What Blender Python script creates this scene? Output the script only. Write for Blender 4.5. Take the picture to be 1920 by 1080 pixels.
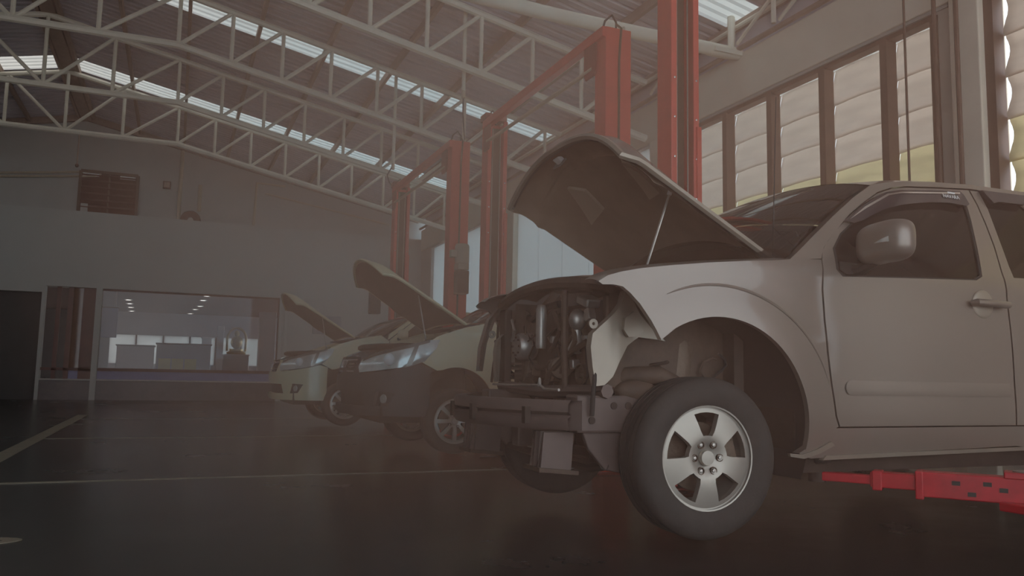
import bpy, bmesh, math, random
from mathutils import Vector, Matrix, geometry
import numpy as np
random.seed(7)
for o in list(bpy.data.objects): bpy.data.objects.remove(o)
SC = bpy.context.scene
COL = SC.collection
# ------------------------------------------------------------------ camera
F_PX, PIT, ROL, YAW, CAM_H = 1515.94, .106986, .019715, .391652, .85
def cam_basis():
    cy, sy, cp, sp = math.cos(YAW), math.sin(YAW), math.cos(PIT), math.sin(PIT)
    fwd = Vector((sy*cp, cy*cp, sp)); rt = Vector((cy, -sy, 0)); up = rt.cross(fwd)
    c, s = math.cos(ROL), math.sin(ROL)
    return c*rt+s*up, c*up-s*rt, fwd
RT, UP, FW = cam_basis()
cam = bpy.data.cameras.new('camera'); cam.sensor_width = 36; cam.lens = F_PX/1920*36; cam.clip_end = 200; cam.clip_start = .05
camo = bpy.data.objects.new('camera', cam); COL.objects.link(camo)
camo.matrix_world = Matrix(((RT.x, UP.x, -FW.x, 0), (RT.y, UP.y, -FW.y, 0), (RT.z, UP.z, -FW.z, CAM_H), (0, 0, 0, 1)))
SC.camera = camo
# ------------------------------------------------------------------ world, sun, exposure
SKY = 1.3
w = bpy.data.worlds.new('sky'); SC.world = w; w.use_nodes = True
bg = w.node_tree.nodes['Background']; bg.inputs[0].default_value = (.93, .95, 1, 1); bg.inputs[1].default_value = SKY
sun = bpy.data.lights.new('sun', 'SUN'); sun.energy = 4.5; sun.angle = math.radians(3); sun.color = (1, .97, .92)
suno = bpy.data.objects.new('sun', sun); COL.objects.link(suno)
suno.rotation_euler = Vector((.10, .42, -.90)).to_track_quat('-Z', 'Y').to_euler()
vs = SC.view_settings; vs.view_transform = 'Standard'; vs.look = 'None'; vs.exposure = 0.55; vs.gamma = 1; vs.use_curve_mapping = False
SC.cycles.max_bounces = 7; SC.cycles.diffuse_bounces = 4; SC.cycles.glossy_bounces = 3; SC.cycles.transparent_max_bounces = 10
SC.cycles.transmission_bounces = 6; SC.cycles.volume_bounces = 2; SC.cycles.use_adaptive_sampling = True; SC.cycles.adaptive_threshold = .05
SC.cycles.caustics_reflective = False; SC.cycles.caustics_refractive = False; SC.cycles.sample_clamp_indirect = 3
# ------------------------------------------------------------------ helpers: pixel of the 1920x1080 frame -> point on a plane
CAMP = Vector((0, 0, CAM_H))
def ray(x, y): return RT*((x-960)/F_PX)-UP*((y-540)/F_PX)+FW
def on_y(x, y, Y): d = ray(x, y); return CAMP+d*(Y/d.y)
def on_x(x, y, X): d = ray(x, y); return CAMP+d*(X/d.x)
def on_z(x, y, Z): d = ray(x, y); return CAMP+d*((Z-CAM_H)/d.z)
# ------------------------------------------------------------------ materials
M = {}
def mat(name, col, rough=.5, metal=0., var=.0, scale=8., bump=0., bscale=40., spec=.5, coat=0., stretch=None, col2=None):
    m = bpy.data.materials.new(name); m.use_nodes = True; nt = m.node_tree; b = nt.nodes['Principled BSDF']
    b.inputs['Base Color'].default_value = (*col, 1); b.inputs['Roughness'].default_value = rough; b.inputs['Metallic'].default_value = metal
    b.inputs['Specular IOR Level'].default_value = spec; b.inputs['Coat Weight'].default_value = coat; b.inputs['Coat Roughness'].default_value = .06
    tc = nt.nodes.new('ShaderNodeTexCoord'); mp = nt.nodes.new('ShaderNodeMapping'); nt.links.new(tc.outputs['Object'], mp.inputs[0])
    if stretch: mp.inputs['Scale'].default_value = stretch
    if var > 0 or col2:
        n = nt.nodes.new('ShaderNodeTexNoise'); n.inputs['Scale'].default_value = scale; n.inputs['Detail'].default_value = 6; n.inputs['Roughness'].default_value = .65
        nt.links.new(mp.outputs[0], n.inputs[0])
        r = nt.nodes.new('ShaderNodeValToRGB'); r.color_ramp.elements[0].position = .3; r.color_ramp.elements[1].position = .72
        lo = col2 or tuple(c*(1-var) for c in col); r.color_ramp.elements[0].color = (*lo, 1); r.color_ramp.elements[1].color = (*[min(1, c*(1+var*.6)) for c in col], 1)
        nt.links.new(n.outputs[0], r.inputs[0]); nt.links.new(r.outputs[0], b.inputs['Base Color'])
        mr = nt.nodes.new('ShaderNodeMapRange'); mr.inputs['To Min'].default_value = max(0, rough-.08); mr.inputs['To Max'].default_value = min(1, rough+.1)
        nt.links.new(n.outputs[0], mr.inputs[0]); nt.links.new(mr.outputs[0], b.inputs['Roughness'])
    if bump > 0:
        n2 = nt.nodes.new('ShaderNodeTexNoise'); n2.inputs['Scale'].default_value = bscale; n2.inputs['Detail'].default_value = 4; nt.links.new(mp.outputs[0], n2.inputs[0])
        bp = nt.nodes.new('ShaderNodeBump'); bp.inputs['Strength'].default_value = bump; bp.inputs['Distance'].default_value = .01
        nt.links.new(n2.outputs[0], bp.inputs['Height']); nt.links.new(bp.outputs[0], b.inputs['Normal'])
    M[name] = m; return m
def emit(name, col, s):
    m = bpy.data.materials.new(name); m.use_nodes = True; nt = m.node_tree; nt.nodes.clear()
    e = nt.nodes.new('ShaderNodeEmission'); e.inputs[0].default_value = (*col, 1); e.inputs[1].default_value = s
    o = nt.nodes.new('ShaderNodeOutputMaterial'); nt.links.new(e.outputs[0], o.inputs[0]); M[name] = m
def sheet(name, col, trans, tcol, dirt=.3, scale=3., stretch=(1, 1, 1)):   # translucent sheet: light passes through it
    m = bpy.data.materials.new(name); m.use_nodes = True; nt = m.node_tree; nt.nodes.clear()
    o = nt.nodes.new('ShaderNodeOutputMaterial'); mx = nt.nodes.new('ShaderNodeMixShader'); mx.inputs[0].default_value = trans
    d = nt.nodes.new('ShaderNodeBsdfDiffuse'); t = nt.nodes.new('ShaderNodeBsdfTranslucent')
    tc = nt.nodes.new('ShaderNodeTexCoord'); mp = nt.nodes.new('ShaderNodeMapping'); mp.inputs['Scale'].default_value = stretch
    n = nt.nodes.new('ShaderNodeTexNoise'); n.inputs['Scale'].default_value = scale; n.inputs['Detail'].default_value = 6
    nt.links.new(tc.outputs['Object'], mp.inputs[0]); nt.links.new(mp.outputs[0], n.inputs[0])
    for sh, c in ((d, col), (t, tcol)):
        r = nt.nodes.new('ShaderNodeValToRGB'); r.color_ramp.elements[0].position = .35; r.color_ramp.elements[1].position = .65
        r.color_ramp.elements[0].color = (*[k*(1-dirt) for k in c], 1); r.color_ramp.elements[1].color = (*c, 1)
        nt.links.new(n.outputs[0], r.inputs[0]); nt.links.new(r.outputs[0], sh.inputs[0])
    nt.links.new(d.outputs[0], mx.inputs[1]); nt.links.new(t.outputs[0], mx.inputs[2]); nt.links.new(mx.outputs[0], o.inputs[0]); M[name] = m
def glass(name, col, alpha, rough=.03):
    m = bpy.data.materials.new(name); m.use_nodes = True; nt = m.node_tree; nt.nodes.clear()
    o = nt.nodes.new('ShaderNodeOutputMaterial'); a = nt.nodes.new('ShaderNodeBsdfTransparent'); a.inputs[0].default_value = (*col, 1)
    g = nt.nodes.new('ShaderNodeBsdfGlossy'); g.inputs['Roughness'].default_value = rough; fr = nt.nodes.new('ShaderNodeFresnel'); fr.inputs[0].default_value = alpha
    mx = nt.nodes.new('ShaderNodeMixShader'); nt.links.new(fr.outputs[0], mx.inputs[0]); nt.links.new(a.outputs[0], mx.inputs[1]); nt.links.new(g.outputs[0], mx.inputs[2]); nt.links.new(mx.outputs[0], o.inputs[0]); M[name] = m
mat('floor', (.044, .039, .037), .24, var=.28, scale=.9, bump=.06, bscale=6)
mat('floor_paint', (.30, .27, .20), .4, var=.35, scale=5)
mat('white_wall', (.48, .47, .45), .8, var=.08, scale=1.2, bump=.05, bscale=20)
mat('band', (.50, .50, .48), .75, var=.05, scale=.8)
mat('beam_paint', (.84, .77, .65), .75, var=.10, scale=1.5, bump=.05, bscale=14)
mat('dark_wall', (.08, .075, .075), .7, var=.15, scale=3)
mat('dark_tile', (.10, .075, .075), .35, var=.3, scale=6)
mat('ledge', (.5, .47, .45), .5, var=.1)
mat('roof_sheet', (.66, .62, .68), .55, metal=.1, var=.12, scale=1.2)
mat('truss_paint', (.80, .75, .64), .5, var=.08, scale=4)
mat('purlin_paint', (.36, .26, .21), .6, var=.2, scale=5)
mat('frame_paint', (.16, .095, .07), .5, var=.25, scale=6)
mat('lift_red', (.74, .085, .06), .38, var=.15, scale=3, coat=.2)
mat('lift_red_dark', (.30, .03, .025), .45, var=.25, scale=6)
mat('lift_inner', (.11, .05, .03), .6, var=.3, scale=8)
mat('arm_red', (.55, .01, .025), .4, var=.25, scale=9, coat=.2)
mat('black_rubber', (.025, .022, .02), .75, var=.2, scale=20, bump=.1, bscale=60)
mat('tyre', (.045, .04, .036), .8, var=.25, scale=14, bump=.12, bscale=90)
mat('black_plastic', (.035, .03, .028), .5, var=.15, scale=10)
mat('grey_plastic', (.07, .062, .06), .55, var=.12, scale=6)
mat('silver_paint', (.27, .225, .19), .36, metal=.35, var=.02, scale=60, coat=.6)
mat('silver_inner', (.36, .31, .25), .45, metal=.4, var=.12, scale=6, coat=.1)
mat('cream_paint', (.70, .63, .42), .35, var=.02, scale=20, coat=.5)
mat('under_hood_pale', (.40, .30, .22), .75, var=.1, scale=4)
mat('under_hood', (.27, .185, .13), .75, var=.2, scale=4)
mat('alloy', (.40, .37, .32), .38, metal=.55, var=.06, scale=20)
mat('steel', (.45, .42, .38), .35, metal=.8, var=.15, scale=15)
mat('chrome', (.8, .8, .8), .12, metal=1)
mat('grime', (.10, .065, .045), .7, var=.4, scale=9, bump=.2, bscale=30)
mat('grime_dark', (.05, .033, .024), .75, var=.4, scale=9, bump=.2, bscale=30)
mat('cast_iron', (.17, .12, .085), .55, metal=.4, var=.35, scale=12, bump=.2, bscale=50)
mat('beam_metal', (.15, .11, .095), .55, metal=.3, var=.2, scale=5)
mat('aluminium', (.48, .44, .40), .4, metal=.7, var=.2, scale=12)
mat('tint', (.010, .007, .007), .08, var=0, spec=.12)
mat('visor', (.03, .022, .03), .12, coat=.4)
mat('lamp_lens', (.62, .62, .58), .15, metal=.3, coat=1, var=.2, scale=20)
mat('lamp_dark', (.16, .14, .12), .2, metal=.5)
mat('conduit', (.55, .47, .36), .6, var=.1)
mat('motor_grey', (.42, .38, .30), .5, var=.15, scale=8)
mat('cable_black', (.03, .025, .025), .6)
mat('white_plastic', (.75, .74, .72), .5, var=.05)
mat('brown_frame', (.12, .045, .035), .45, var=.2, scale=5)
mat('show_ceiling', (.16, .12, .12), .8, var=.08)
mat('show_floor', (.22, .2, .2), .25, var=.1)
mat('show_grey', (.34, .33, .35), .6, var=.12, scale=2)
mat('show_white', (.66, .66, .68), .5, var=.05)
mat('gold', (.62, .47, .24), .35, metal=.4, var=.25, scale=10)
mat('yellow_box', (.66, .53, .14), .6, var=.2, scale=4)
mat('orange_panel', (.32, .13, .05), .5, var=.3, scale=5)
mat('blue_panel', (.25, .25, .42), .5, var=.1)
mat('label_white', (.85, .85, .85), .4)
mat('concrete', (.56, .52, .45), .8, var=.12, scale=2, bump=.08, bscale=18)
mat('ground', (.56, .55, .54), .9, var=.3, scale=.6)
mat('leaf', (.22, .26, .05), .7, var=.4, scale=3)
emit('downlight', (1, .93, .82), 5)
sheet('skylight', (.5, .5, .48), .35, (.50, .49, .46), .12, 1.2, (.3, 3, 1))
sheet('louvre', (.66, .58, .50), .58, (.84, .76, .69), .16, 2.2, (1, .7, 2.5))
sheet('louvre_low', (.62, .55, .40), .60, (.86, .79, .60), .2, 2.2, (1, .7, 2.5))  # yellow light from foliage outside, put into the lower slats' colour
sheet('poly_panel', (.62, .62, .62), .55, (.76, .75, .73), .04, 1.)
sheet('frosted', (.6, .6, .58), .6, (.8, .82, .8), .1, 1.5)
glass('pane', (.80, .78, .78), 1.35)
glass('screen_glass', (.30, .26, .23), 1.85)
# ------------------------------------------------------------------ mesh builder
class MB:
    def __init__(s): s.v = []; s.f = []
    def add(s, vs_, fs): k = len(s.v); s.v += [tuple(p) for p in vs_]; s.f += [tuple(i+k for i in f) for f in fs]; return s
    def box(s, c, d, rz=0, mat3=None):
        hx, hy, hz = d[0]/2, d[1]/2, d[2]/2; R = mat3 or Matrix.Rotation(rz, 3, 'Z'); c = Vector(c)
        P = [c+R @ Vector((x*hx, y*hy, z*hz)) for x in (-1, 1) for y in (-1, 1) for z in (-1, 1)]
        return s.add(P, [(0, 1, 3, 2), (4, 6, 7, 5), (0, 4, 5, 1), (2, 3, 7, 6), (0, 2, 6, 4), (1, 5, 7, 3)])
    def bounds(s, x0, x1, y0, y1, z0, z1): return s.box(((x0+x1)/2, (y0+y1)/2, (z0+z1)/2), (x1-x0, y1-y0, z1-z0))
    def bar(s, a, b, w_, h, up=(0, 0, 1)):      # square bar from a to b
        a, b = Vector(a), Vector(b); d = b-a; L = d.length; d.normalize(); u = Vector(up)
        if abs(d.dot(u)) > .98: u = Vector((1, 0, 0))
        sd = d.cross(u).normalized(); u = sd.cross(d)
        return s.box((a+b)/2, (L, w_, h), mat3=Matrix((d, sd, u)).transposed())
    def tube(s, pts, r, n=8, closed=False, caps=True):
        P = [Vector(p) for p in pts]; m = len(P); rs = r if isinstance(r, (list, tuple)) else [r]*m; rings = []; u = None
        for i in range(m):
            t = (P[(i+1) % m]-P[i-1]) if closed else (P[min(i+1, m-1)]-P[max(i-1, 0)])
            t.normalize()
            if u is None:
                u = Vector((0, 0, 1)) if abs(t.z) < .9 else Vector((1, 0, 0))
            u = (u-t*u.dot(t)).normalized(); b = t.cross(u)
            rings.append([P[i]+rs[i]*(math.cos(2*math.pi*k/n)*u+math.sin(2*math.pi*k/n)*b) for k in range(n)])
        vs_ = [p for rg in rings for p in rg]; fs = []
        for i in range(m if closed else m-1):
            j = (i+1) % m
            for k in range(n): fs.append((i*n+k, i*n+(k+1) % n, j*n+(k+1) % n, j*n+k))
        if caps and not closed: fs += [tuple(range(n-1, -1, -1)), tuple((m-1)*n+k for k in range(n))]
        return s.add(vs_, fs)
    def lathe(s, prof, o, axis, n=24, closed=False, a0=0, a1=2*math.pi):   # prof: (radius, distance along axis)
        ax = Vector(axis).normalized(); u = ax.orthogonal().normalized() if abs(ax.z) > .9 else Vector((0, 0, 1)); u = (u-ax*u.dot(ax)).normalized(); b = ax.cross(u); o = Vector(o)
        full = abs(a1-a0-2*math.pi) < 1e-6; nn = n if full else n+1; m = len(prof)
        vs_ = [o+ax*h+r*(math.cos(a0+(a1-a0)*k/n)*u+math.sin(a0+(a1-a0)*k/n)*b) for (r, h) in prof for k in range(nn)]; fs = []
        for i in range(m if closed else m-1):
            j = (i+1) % m
            for k in range(n): fs.append((i*nn+k, i*nn+(k+1) % nn, j*nn+(k+1) % nn, j*nn+k))
        return s.add(vs_, fs)
    def prism(s, poly, fn, e):       # polygon in 2D -> fn(u, v, d), d = 0 and d = e
        n = len(poly); A = [fn(u, v, 0) for u, v in poly]; B = [fn(u, v, e) for u, v in poly]
        return s.add(A+B, [tuple(range(n)), tuple(range(2*n-1, n-1, -1))]+[(i, n+i, n+(i+1) % n, (i+1) % n) for i in range(n)])
    def grid(s, fn, nu, nv):
        vs_ = [fn(i/nu, j/nv) for j in range(nv+1) for i in range(nu+1)]; k = nu+1
        return s.add(vs_, [(j*k+i, j*k+i+1, (j+1)*k+i+1, (j+1)*k+i) for j in range(nv) for i in range(nu)])
    def ball(s, c, r, nu=12, nv=8, p=1.):
        def e(x): return math.copysign(abs(x)**p, x)
        c = Vector(c)
        def fn(u, v):
            a, b = 2*math.pi*u, math.pi*(v-.5)
            return c+Vector((r[0]*e(math.cos(b))*e(math.cos(a)), r[1]*e(math.cos(b))*e(math.sin(a)), r[2]*e(math.sin(b))))
        return s.grid(fn, nu, nv)
    def mirror(s, yc):
        m = MB(); m.v = [(x, 2*yc-y, z) for x, y, z in s.v]; m.f = [tuple(reversed(f)) for f in s.f]; return m
    def mesh(s, name, m, smooth=True, recalc=True):
        me = bpy.data.meshes.new(name); me.from_pydata(s.v, [], s.f)
        bm = bmesh.new(); bm.from_mesh(me); bmesh.ops.remove_doubles(bm, verts=bm.verts, dist=1e-5)
        if recalc: bmesh.ops.recalc_face_normals(bm, faces=bm.faces)
        bm.to_mesh(me); bm.free()
        me.materials.append(M[m])
        if smooth:
            me.shade_smooth(); me.set_sharp_from_angle(angle=math.radians(38))
        return me
    def build(s, name, m, parent=None, smooth=True, bevel=0, solid=0, recalc=True):
        o = bpy.data.objects.new(name, s.mesh(name, m, smooth, recalc)); COL.objects.link(o)
        if parent is not None: o.parent = parent
        if solid:
            q = o.modifiers.new('s', 'SOLIDIFY'); q.thickness = solid; q.offset = -1
        if bevel:
            q = o.modifiers.new('b', 'BEVEL'); q.width = bevel; q.segments = 2; q.limit_method = 'ANGLE'; q.angle_limit = .8
        return o
def tag(o, label=None, cat=None, group=None, kind=None):
    for k, v in (('label', label), ('category', cat), ('group', group), ('kind', kind)):
        if v: o[k] = v
    return o
def empty(name, loc=(0, 0, 0), rz=0):
    o = bpy.data.objects.new(name, None); o.empty_display_size = .1; COL.objects.link(o); o.location = loc; o.rotation_euler = (0, 0, rz); return o
def share(o, name, parent, loc, rot=(0, 0, 0)):
    c = bpy.data.objects.new(name, o.data); COL.objects.link(c); c.parent = parent; c.location = loc; c.rotation_euler = rot
    for md in o.modifiers:
        q = c.modifiers.new(md.name, md.type)
        for a in ('width', 'segments', 'limit_method', 'angle_limit', 'thickness', 'offset'):
            if hasattr(md, a):
                try: setattr(q, a, getattr(md, a))
                except Exception: pass
    return c
def copy_tree(o, parent=None):
    c = o.copy(); COL.objects.link(c); c.parent = parent
    for ch in list(o.children): copy_tree(ch, c)
    return c
def inside(p, poly):
    x, y = p; r = False; n = len(poly)
    for i in range(n):
        (x0, y0), (x1, y1) = poly[i], poly[i-1]
        if (y0 > y) != (y1 > y) and x < (x1-x0)*(y-y0)/(y1-y0)+x0: r = not r
    return r
def dens(poly, sp):
    out = []
    for i in range(len(poly)):
        a, b = poly[i], poly[(i+1) % len(poly)]; L = math.hypot(b[0]-a[0], b[1]-a[1]); k = max(1, int(L/sp))
        out += [(a[0]+(b[0]-a[0])*j/k, a[1]+(b[1]-a[1])*j/k) for j in range(k)]
    return out
def panel(outline, fmap, sp=.04, holes=(), off=None):
    """a sheet whose outline lies in a 2D chart; fmap lifts chart points to 3D; off is the vector of the turned-in edge"""
    rings = [dens(outline, sp)]+[dens(h, sp) for h in holes]; pts = []; edges = []
    for rg in rings:
        k = len(pts); n = len(rg); pts += rg; edges += [(k+i, k+(i+1) % n) for i in range(n)]
    nb = len(pts); B = np.array(pts); A0 = B[[e[0] for e in edges]]; A1 = B[[e[1] for e in edges]]; D = A1-A0; L2 = (D**2).sum(1)+1e-12
    xs, ys = B[:, 0], B[:, 1]; x = xs.min()+sp/2; row = 0
    while x < xs.max():
        y = ys.min()+sp/2*(1+(row % 2)*.9)
        while y < ys.max():
            p = np.array((x, y)); t = np.clip(((p-A0)*D).sum(1)/L2, 0, 1); dd = ((A0+D*t[:, None]-p)**2).sum(1).min()
            if dd > (sp*.45)**2 and inside((x, y), outline) and not any(inside((x, y), h) for h in holes): pts.append((x, y))
            y += sp
        x += sp*.9; row += 1
    V, _, Fc, *_ = geometry.delaunay_2d_cdt([Vector(p) for p in pts], edges, [], 0, 1e-6)
    m = MB(); P = [fmap(p.x, p.y) for p in V]; fs = []
    for f in Fc:
        c = sum((V[i] for i in f), Vector((0, 0)))/len(f)
        a_, b_, c_ = V[f[0]], V[f[1]], V[f[2]]; ar = abs((b_.x-a_.x)*(c_.y-a_.y)-(b_.y-a_.y)*(c_.x-a_.x))
        if ar > sp*sp*.02 and inside((c.x, c.y), outline) and not any(inside((c.x, c.y), h) for h in holes): fs.append(tuple(f))
    m.add(P, fs)
    if off is not None:
        for rg in rings:
            q = [Vector(fmap(*p)) for p in rg]; n = len(q)
            a = [p+(Vector(off)*.0 if True else 0) for p in q]; b = [p+Vector(off) for p in q]
            m.add(a+b, [(i, (i+1) % n, n+(i+1) % n, n+i) for i in range(n)])
    return m
def arc(cx, cy, r, a0, a1, n=16): return [(cx+r*math.cos(math.radians(a0+(a1-a0)*i/n)), cy+r*math.sin(math.radians(a0+(a1-a0)*i/n))) for i in range(n+1)]
def sm(x, a, b): t = min(1, max(0, (x-a)/(b-a))); return t*t*(3-2*t)
# ================================================================== THE HALL
YE, XW, XR = 23.37, 6.667, -2.55            # end wall, right wall, ridge
YF = -2.6                                   # open front of the hall, behind the camera
XL = 2*XR-XW
def zroof(X): return 7.003-.2104*abs(X-XR)-.2104*XR if True else 0
def struct(m, name, mt, parent=None, **k):
    o = m.build(name, mt, parent, **k)
    if parent is None: o['kind'] = 'structure'
    return o
floor = struct(MB().bounds(XL-.3, XW+.3, YF-1, 35, -.2, 0), 'floor', 'floor', smooth=False)
struct(MB().bounds(-60, 60, -60, 80, -.5, -.21), 'ground', 'ground', smooth=False)
def paint(poly, name='floor_stripe'):
    return MB().prism(poly, lambda u, v, d: (u, v, .001+d), .003).build(name, 'floor_paint', floor, smooth=False)
paint([(XL+.5, 6.835), (XW-.2, 6.835), (XW-.2, 6.905), (XL+.5, 6.905)])
paint([(-1.52, 6.95), (-1.36, 6.95), (-1.36, 16.2), (-1.52, 16.2)])
paint([(-1.36, 10.9), (4.6, 10.9), (4.6, 10.95), (-1.36, 10.95)])
paint([(-1.36, 14.9), (4.6, 14.9), (4.6, 14.95), (-1.36, 14.95)])
# painted bay number on the floor at the frame's lower left corner (only its bowl shows)
c0 = on_z(18, 1014, 0)
pts = [(c0.x-.26+.30*math.cos(a)*1.05, c0.y+.085*math.sin(a)*1.3) for a in [math.radians(-95+i*15) for i in range(17)]]
pin = [(c0.x-.26+.22*math.cos(a)*1.05, c0.y+.055*math.sin(a)*1.2) for a in [math.radians(-95+i*15) for i in range(17)]]
paint(pts+pin[::-1], 'floor_number')
# ---- end wall
E_ = lambda x, y: on_y(x, y, YE)
xj, xo, zt, zb_t = -3.17, 2.645, 2.87, 4.85
wend = struct(MB().bounds(xo, XW+.25, YE, YE+.25, 0, zt), 'wall_end', 'white_wall', smooth=False)
MB().prism([(XL, zb_t-.2), (XW+.25, zb_t-.2), (XW+.25, zroof(XW)), (XR, zroof(XR)), (XL, zroof(XL))], lambda u, v, d: (u, YE+.42+d, v), .2).build('gable_wall', 'white_wall', wend, smooth=False)
MB().bounds(XL, XW+.25, YE-.02, YE+.42, zt, zb_t).build('white_band', 'band', wend, smooth=False)
MB().bounds(XL, xj-.02, YE+.12, YE+.3, 0, zt).build('dark_panel', 'dark_wall', wend, smooth=False)
MB().bounds(XL, xj, YE-.02, YE+.12, 2.70, zt).build('soffit', 'band', wend, smooth=False)
MB().bounds(xj, xo, YE+.02, YE+.22, 0, .49).build('low_wall', 'dark_tile', wend, smooth=False)
MB().bounds(xj, xo, YE-.05, YE+.25, .49, .53).build('ledge', 'ledge', wend, smooth=False, bevel=.008)
for a, b in ((xj-.03, xj+.05), (-1.98, -1.84), (xo-.03, xo+.05)):
    MB().bounds(a, b, YE-.06, YE+.2, 0, zt).build('column', 'band', wend, smooth=False)
MB().bounds(xo+.12, xo+.2, YE-.03, YE, 0, zt).build('trim_strip', 'band', wend, smooth=False)
MB().bounds(3.55, 4.35, YE-.04, YE, 1.9, 2.42).build('notice_board', 'show_grey', wend, smooth=False, bevel=.01)
# roof eave strip along the gable
for a, b in ((XR, XW), (XR, XL)):
    MB().bar((a, YE+.36, zroof(a)-.1), (b, YE+.36, zroof(b)-.1), .12, .16).build('gable_rafter', 'purlin_paint', wend, smooth=False)
# ---- showroom behind the opening
shw = struct(MB().bounds(XL, XW, YE+.25, 35, .36, .44), 'floor_showroom', 'show_floor', smooth=False)
MB().bounds(XL, XW, YE+.3, 35, 2.98, 3.1).build('ceiling_showroom', 'show_ceiling', None, smooth=False)['kind'] = 'structure'
wb = struct(MB().bounds(XL, -2.4, 34.4, 34.6, .44, 2.98), 'wall_showroom', 'dark_wall', smooth=False)
MB().bounds(3.4, XW, 34.4, 34.6, .44, 2.98).build('wall_pier', 'show_grey', wb, smooth=False)
MB().bounds(-2.4, 3.4, 34.4, 34.6, 2.1, 2.98).build('wall_header', 'show_grey', wb, smooth=False)
MB().bounds(-2.4, 3.4, 34.4, 34.6, .44, 1.0).build('wall_base', 'show_grey', wb, smooth=False)
for i in range(6):
    x0 = -2.4+i*.966
    MB().bounds(x0+.03, x0+.94, 34.48, 34.50, 1.0, 2.1).build('window_pane', 'frosted', wb, smooth=False)
    MB().bounds(x0-.03, x0+.03, 34.42, 34.58, 1.0, 2.1).build('window_post', 'brown_frame', wb, smooth=False)
win = empty('window_1', (0, YE+.1, 0)); win['kind'] = 'structure'
def wfr(x0, x1, z0, z1, nm='window_frame', m_='brown_frame', d=.06): return MB().bounds(x0, x1, -d/2, d/2, z0, z1).build(nm, m_, win, smooth=False)
wfr(-1.84, xo, .74, .82); wfr(-1.84, xo, zt-.05, zt); wfr(xo-.06, xo-.03, .53, zt)
wfr(xj+.05, -1.98, .74, .81); wfr(-2.28, -1.98, .53, zt); wfr(-2.62, -2.50, .53, zt); wfr(-2.88, -2.78, .53, zt)
MB().bounds(-1.84, xo-.03, -.005, .005, .82, zt-.05).build('pane', 'pane', win, smooth=False)
MB().bounds(-2.5, -2.28, -.005, .005, .81, zt).build('pane', 'pane', win, smooth=False)
MB().bounds(-1.84, xo-.03, -.004, .004, .53, .74).build('frosted_pane', 'blue_panel', win, smooth=False)
MB().bounds(-2.50, -1.98, .02, .03, .81, zt).build('frosted_pane', 'orange_panel', win, smooth=False)
MB().bounds(-2.50, -1.98, -.004, .004, .53, .74).build('frosted_pane', 'blue_panel', win, smooth=False)
for i in range(3):
    MB().bar((-2.45, -.0, 1.55+.36*i), (-2.05, -.0, 1.75+.36*i), .02, .05).build('reflection_brace', 'label_white', win, smooth=False) if False else None
# showroom furniture, each a thing
def onb(x, y, Y): p = on_y(x, y, Y); return p
def sbox(name, m_, px0, py0, px1, py1, Y, dep, label, cat, group=None, z0=None, extra=None):
    a, b = on_y(px0, py1, Y), on_y(px1, py0, Y); zz = .44 if z0 is None else z0
    if z0 == 'px': zz = a.z
    t = empty(name, ((a.x+b.x)/2, Y+dep/2, zz)); tag(t, label, cat, group); wx, h = abs(b.x-a.x), b.z-zz
    MB().box((0, 0, h/2), (wx, dep, h)).build('body', m_, t, smooth=False, bevel=.012)
    return t, wx, dep, h
t, wx, d, h = sbox('reception_counter', 'show_white', 216, 650, 289, 690, 26.5, .6, 'long white showroom counter behind the glass, next to the grey counter', 'counter')
MB().box((0, -.02, h+.02), (wx+.06, d+.08, .04)).build('counter_top', 'show_grey', t, smooth=False, bevel=.01)
t, wx, d, h = sbox('display_counter', 'show_grey', 291, 648, 396, 690, 26.6, .6, 'grey showroom counter with three yellow panels on its front', 'counter')
MB().box((0, -.02, h+.02), (wx+.06, d+.08, .04)).build('counter_top', 'brown_frame', t, smooth=False, bevel=.01)
for i in range(3): MB().box((-wx*.34+i*wx*.235, -d/2-.012, h*.42), (wx*.22, .02, h*.4)).build('yellow_panel', 'yellow_box', t, smooth=False)
t, wx, d, h = sbox('hanging_banner', 'blue_panel', 180, 577, 222, 632, 24.6, .02, 'grey-blue banner hanging behind the glass beside the white post', 'banner', z0='px')
MB().box((0, 0, h), (wx+.06, .04, .03)).build('rail', 'brown_frame', t, smooth=False)
for x in (-wx*.4, wx*.4): MB().tube([(x, 0, h), (x, 0, 2.98-t.location.z)], .008, 6).build('hanger', 'brown_frame', t)
t, wx, d, h = sbox('display_board', 'show_grey', 177, 632, 206, 684, 25.2, .05, 'pale grey display board standing under the hanging banner', 'board')
MB().box((0, 0, .02), (wx, .4, .04)).build('foot', 'brown_frame', t, smooth=False)
sp, wx, d, h = sbox('white_pillar', 'show_white', 404, 611, 421, 690, 27, .35, 'slim white showroom pillar between counter and golden statue', 'pillar')
MB().box((0, 0, .05), (wx+.06, d+.06, .1)).build('plinth', 'show_grey', sp, smooth=False)
sp, wx, d, h = sbox('white_pillar', 'show_white', 483, 586, 519, 692, 24.8, .4, 'broad white showroom pillar at the window end nearest the yellow car', 'pillar')
MB().box((0, 0, .05), (wx+.06, d+.06, .1)).build('plinth', 'show_grey', sp, smooth=False)
pl, wx, d, h = sbox('white_plinth', 'show_white', 418, 665, 467, 690, 25.4, .55, 'low white plinth under the golden statue', 'plinth')
MB().box((0, 0, h-.02), (wx+.05, d+.05, .04)).build('top_slab', 'label_white', pl, smooth=False, bevel=.008)
g0 = empty('golden_statue', (pl.location.x, 25.6, .44+h)); tag(g0, 'golden arched statue standing on the white plinth', 'statue')
MB().lathe([(.0, 0), (.26, 0), (.28, .06), (.2, .1), (.2, .16)], (0, 0, 0), (0, 0, 1), 20).build('base', 'gold', g0)
MB().ball((0, 0, .36), (.17, .14, .2), 14, 10).build('body', 'gold', g0); MB().ball((0, 0, .62), (.075, .075, .1), 12, 8).build('head', 'gold', g0)
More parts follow.
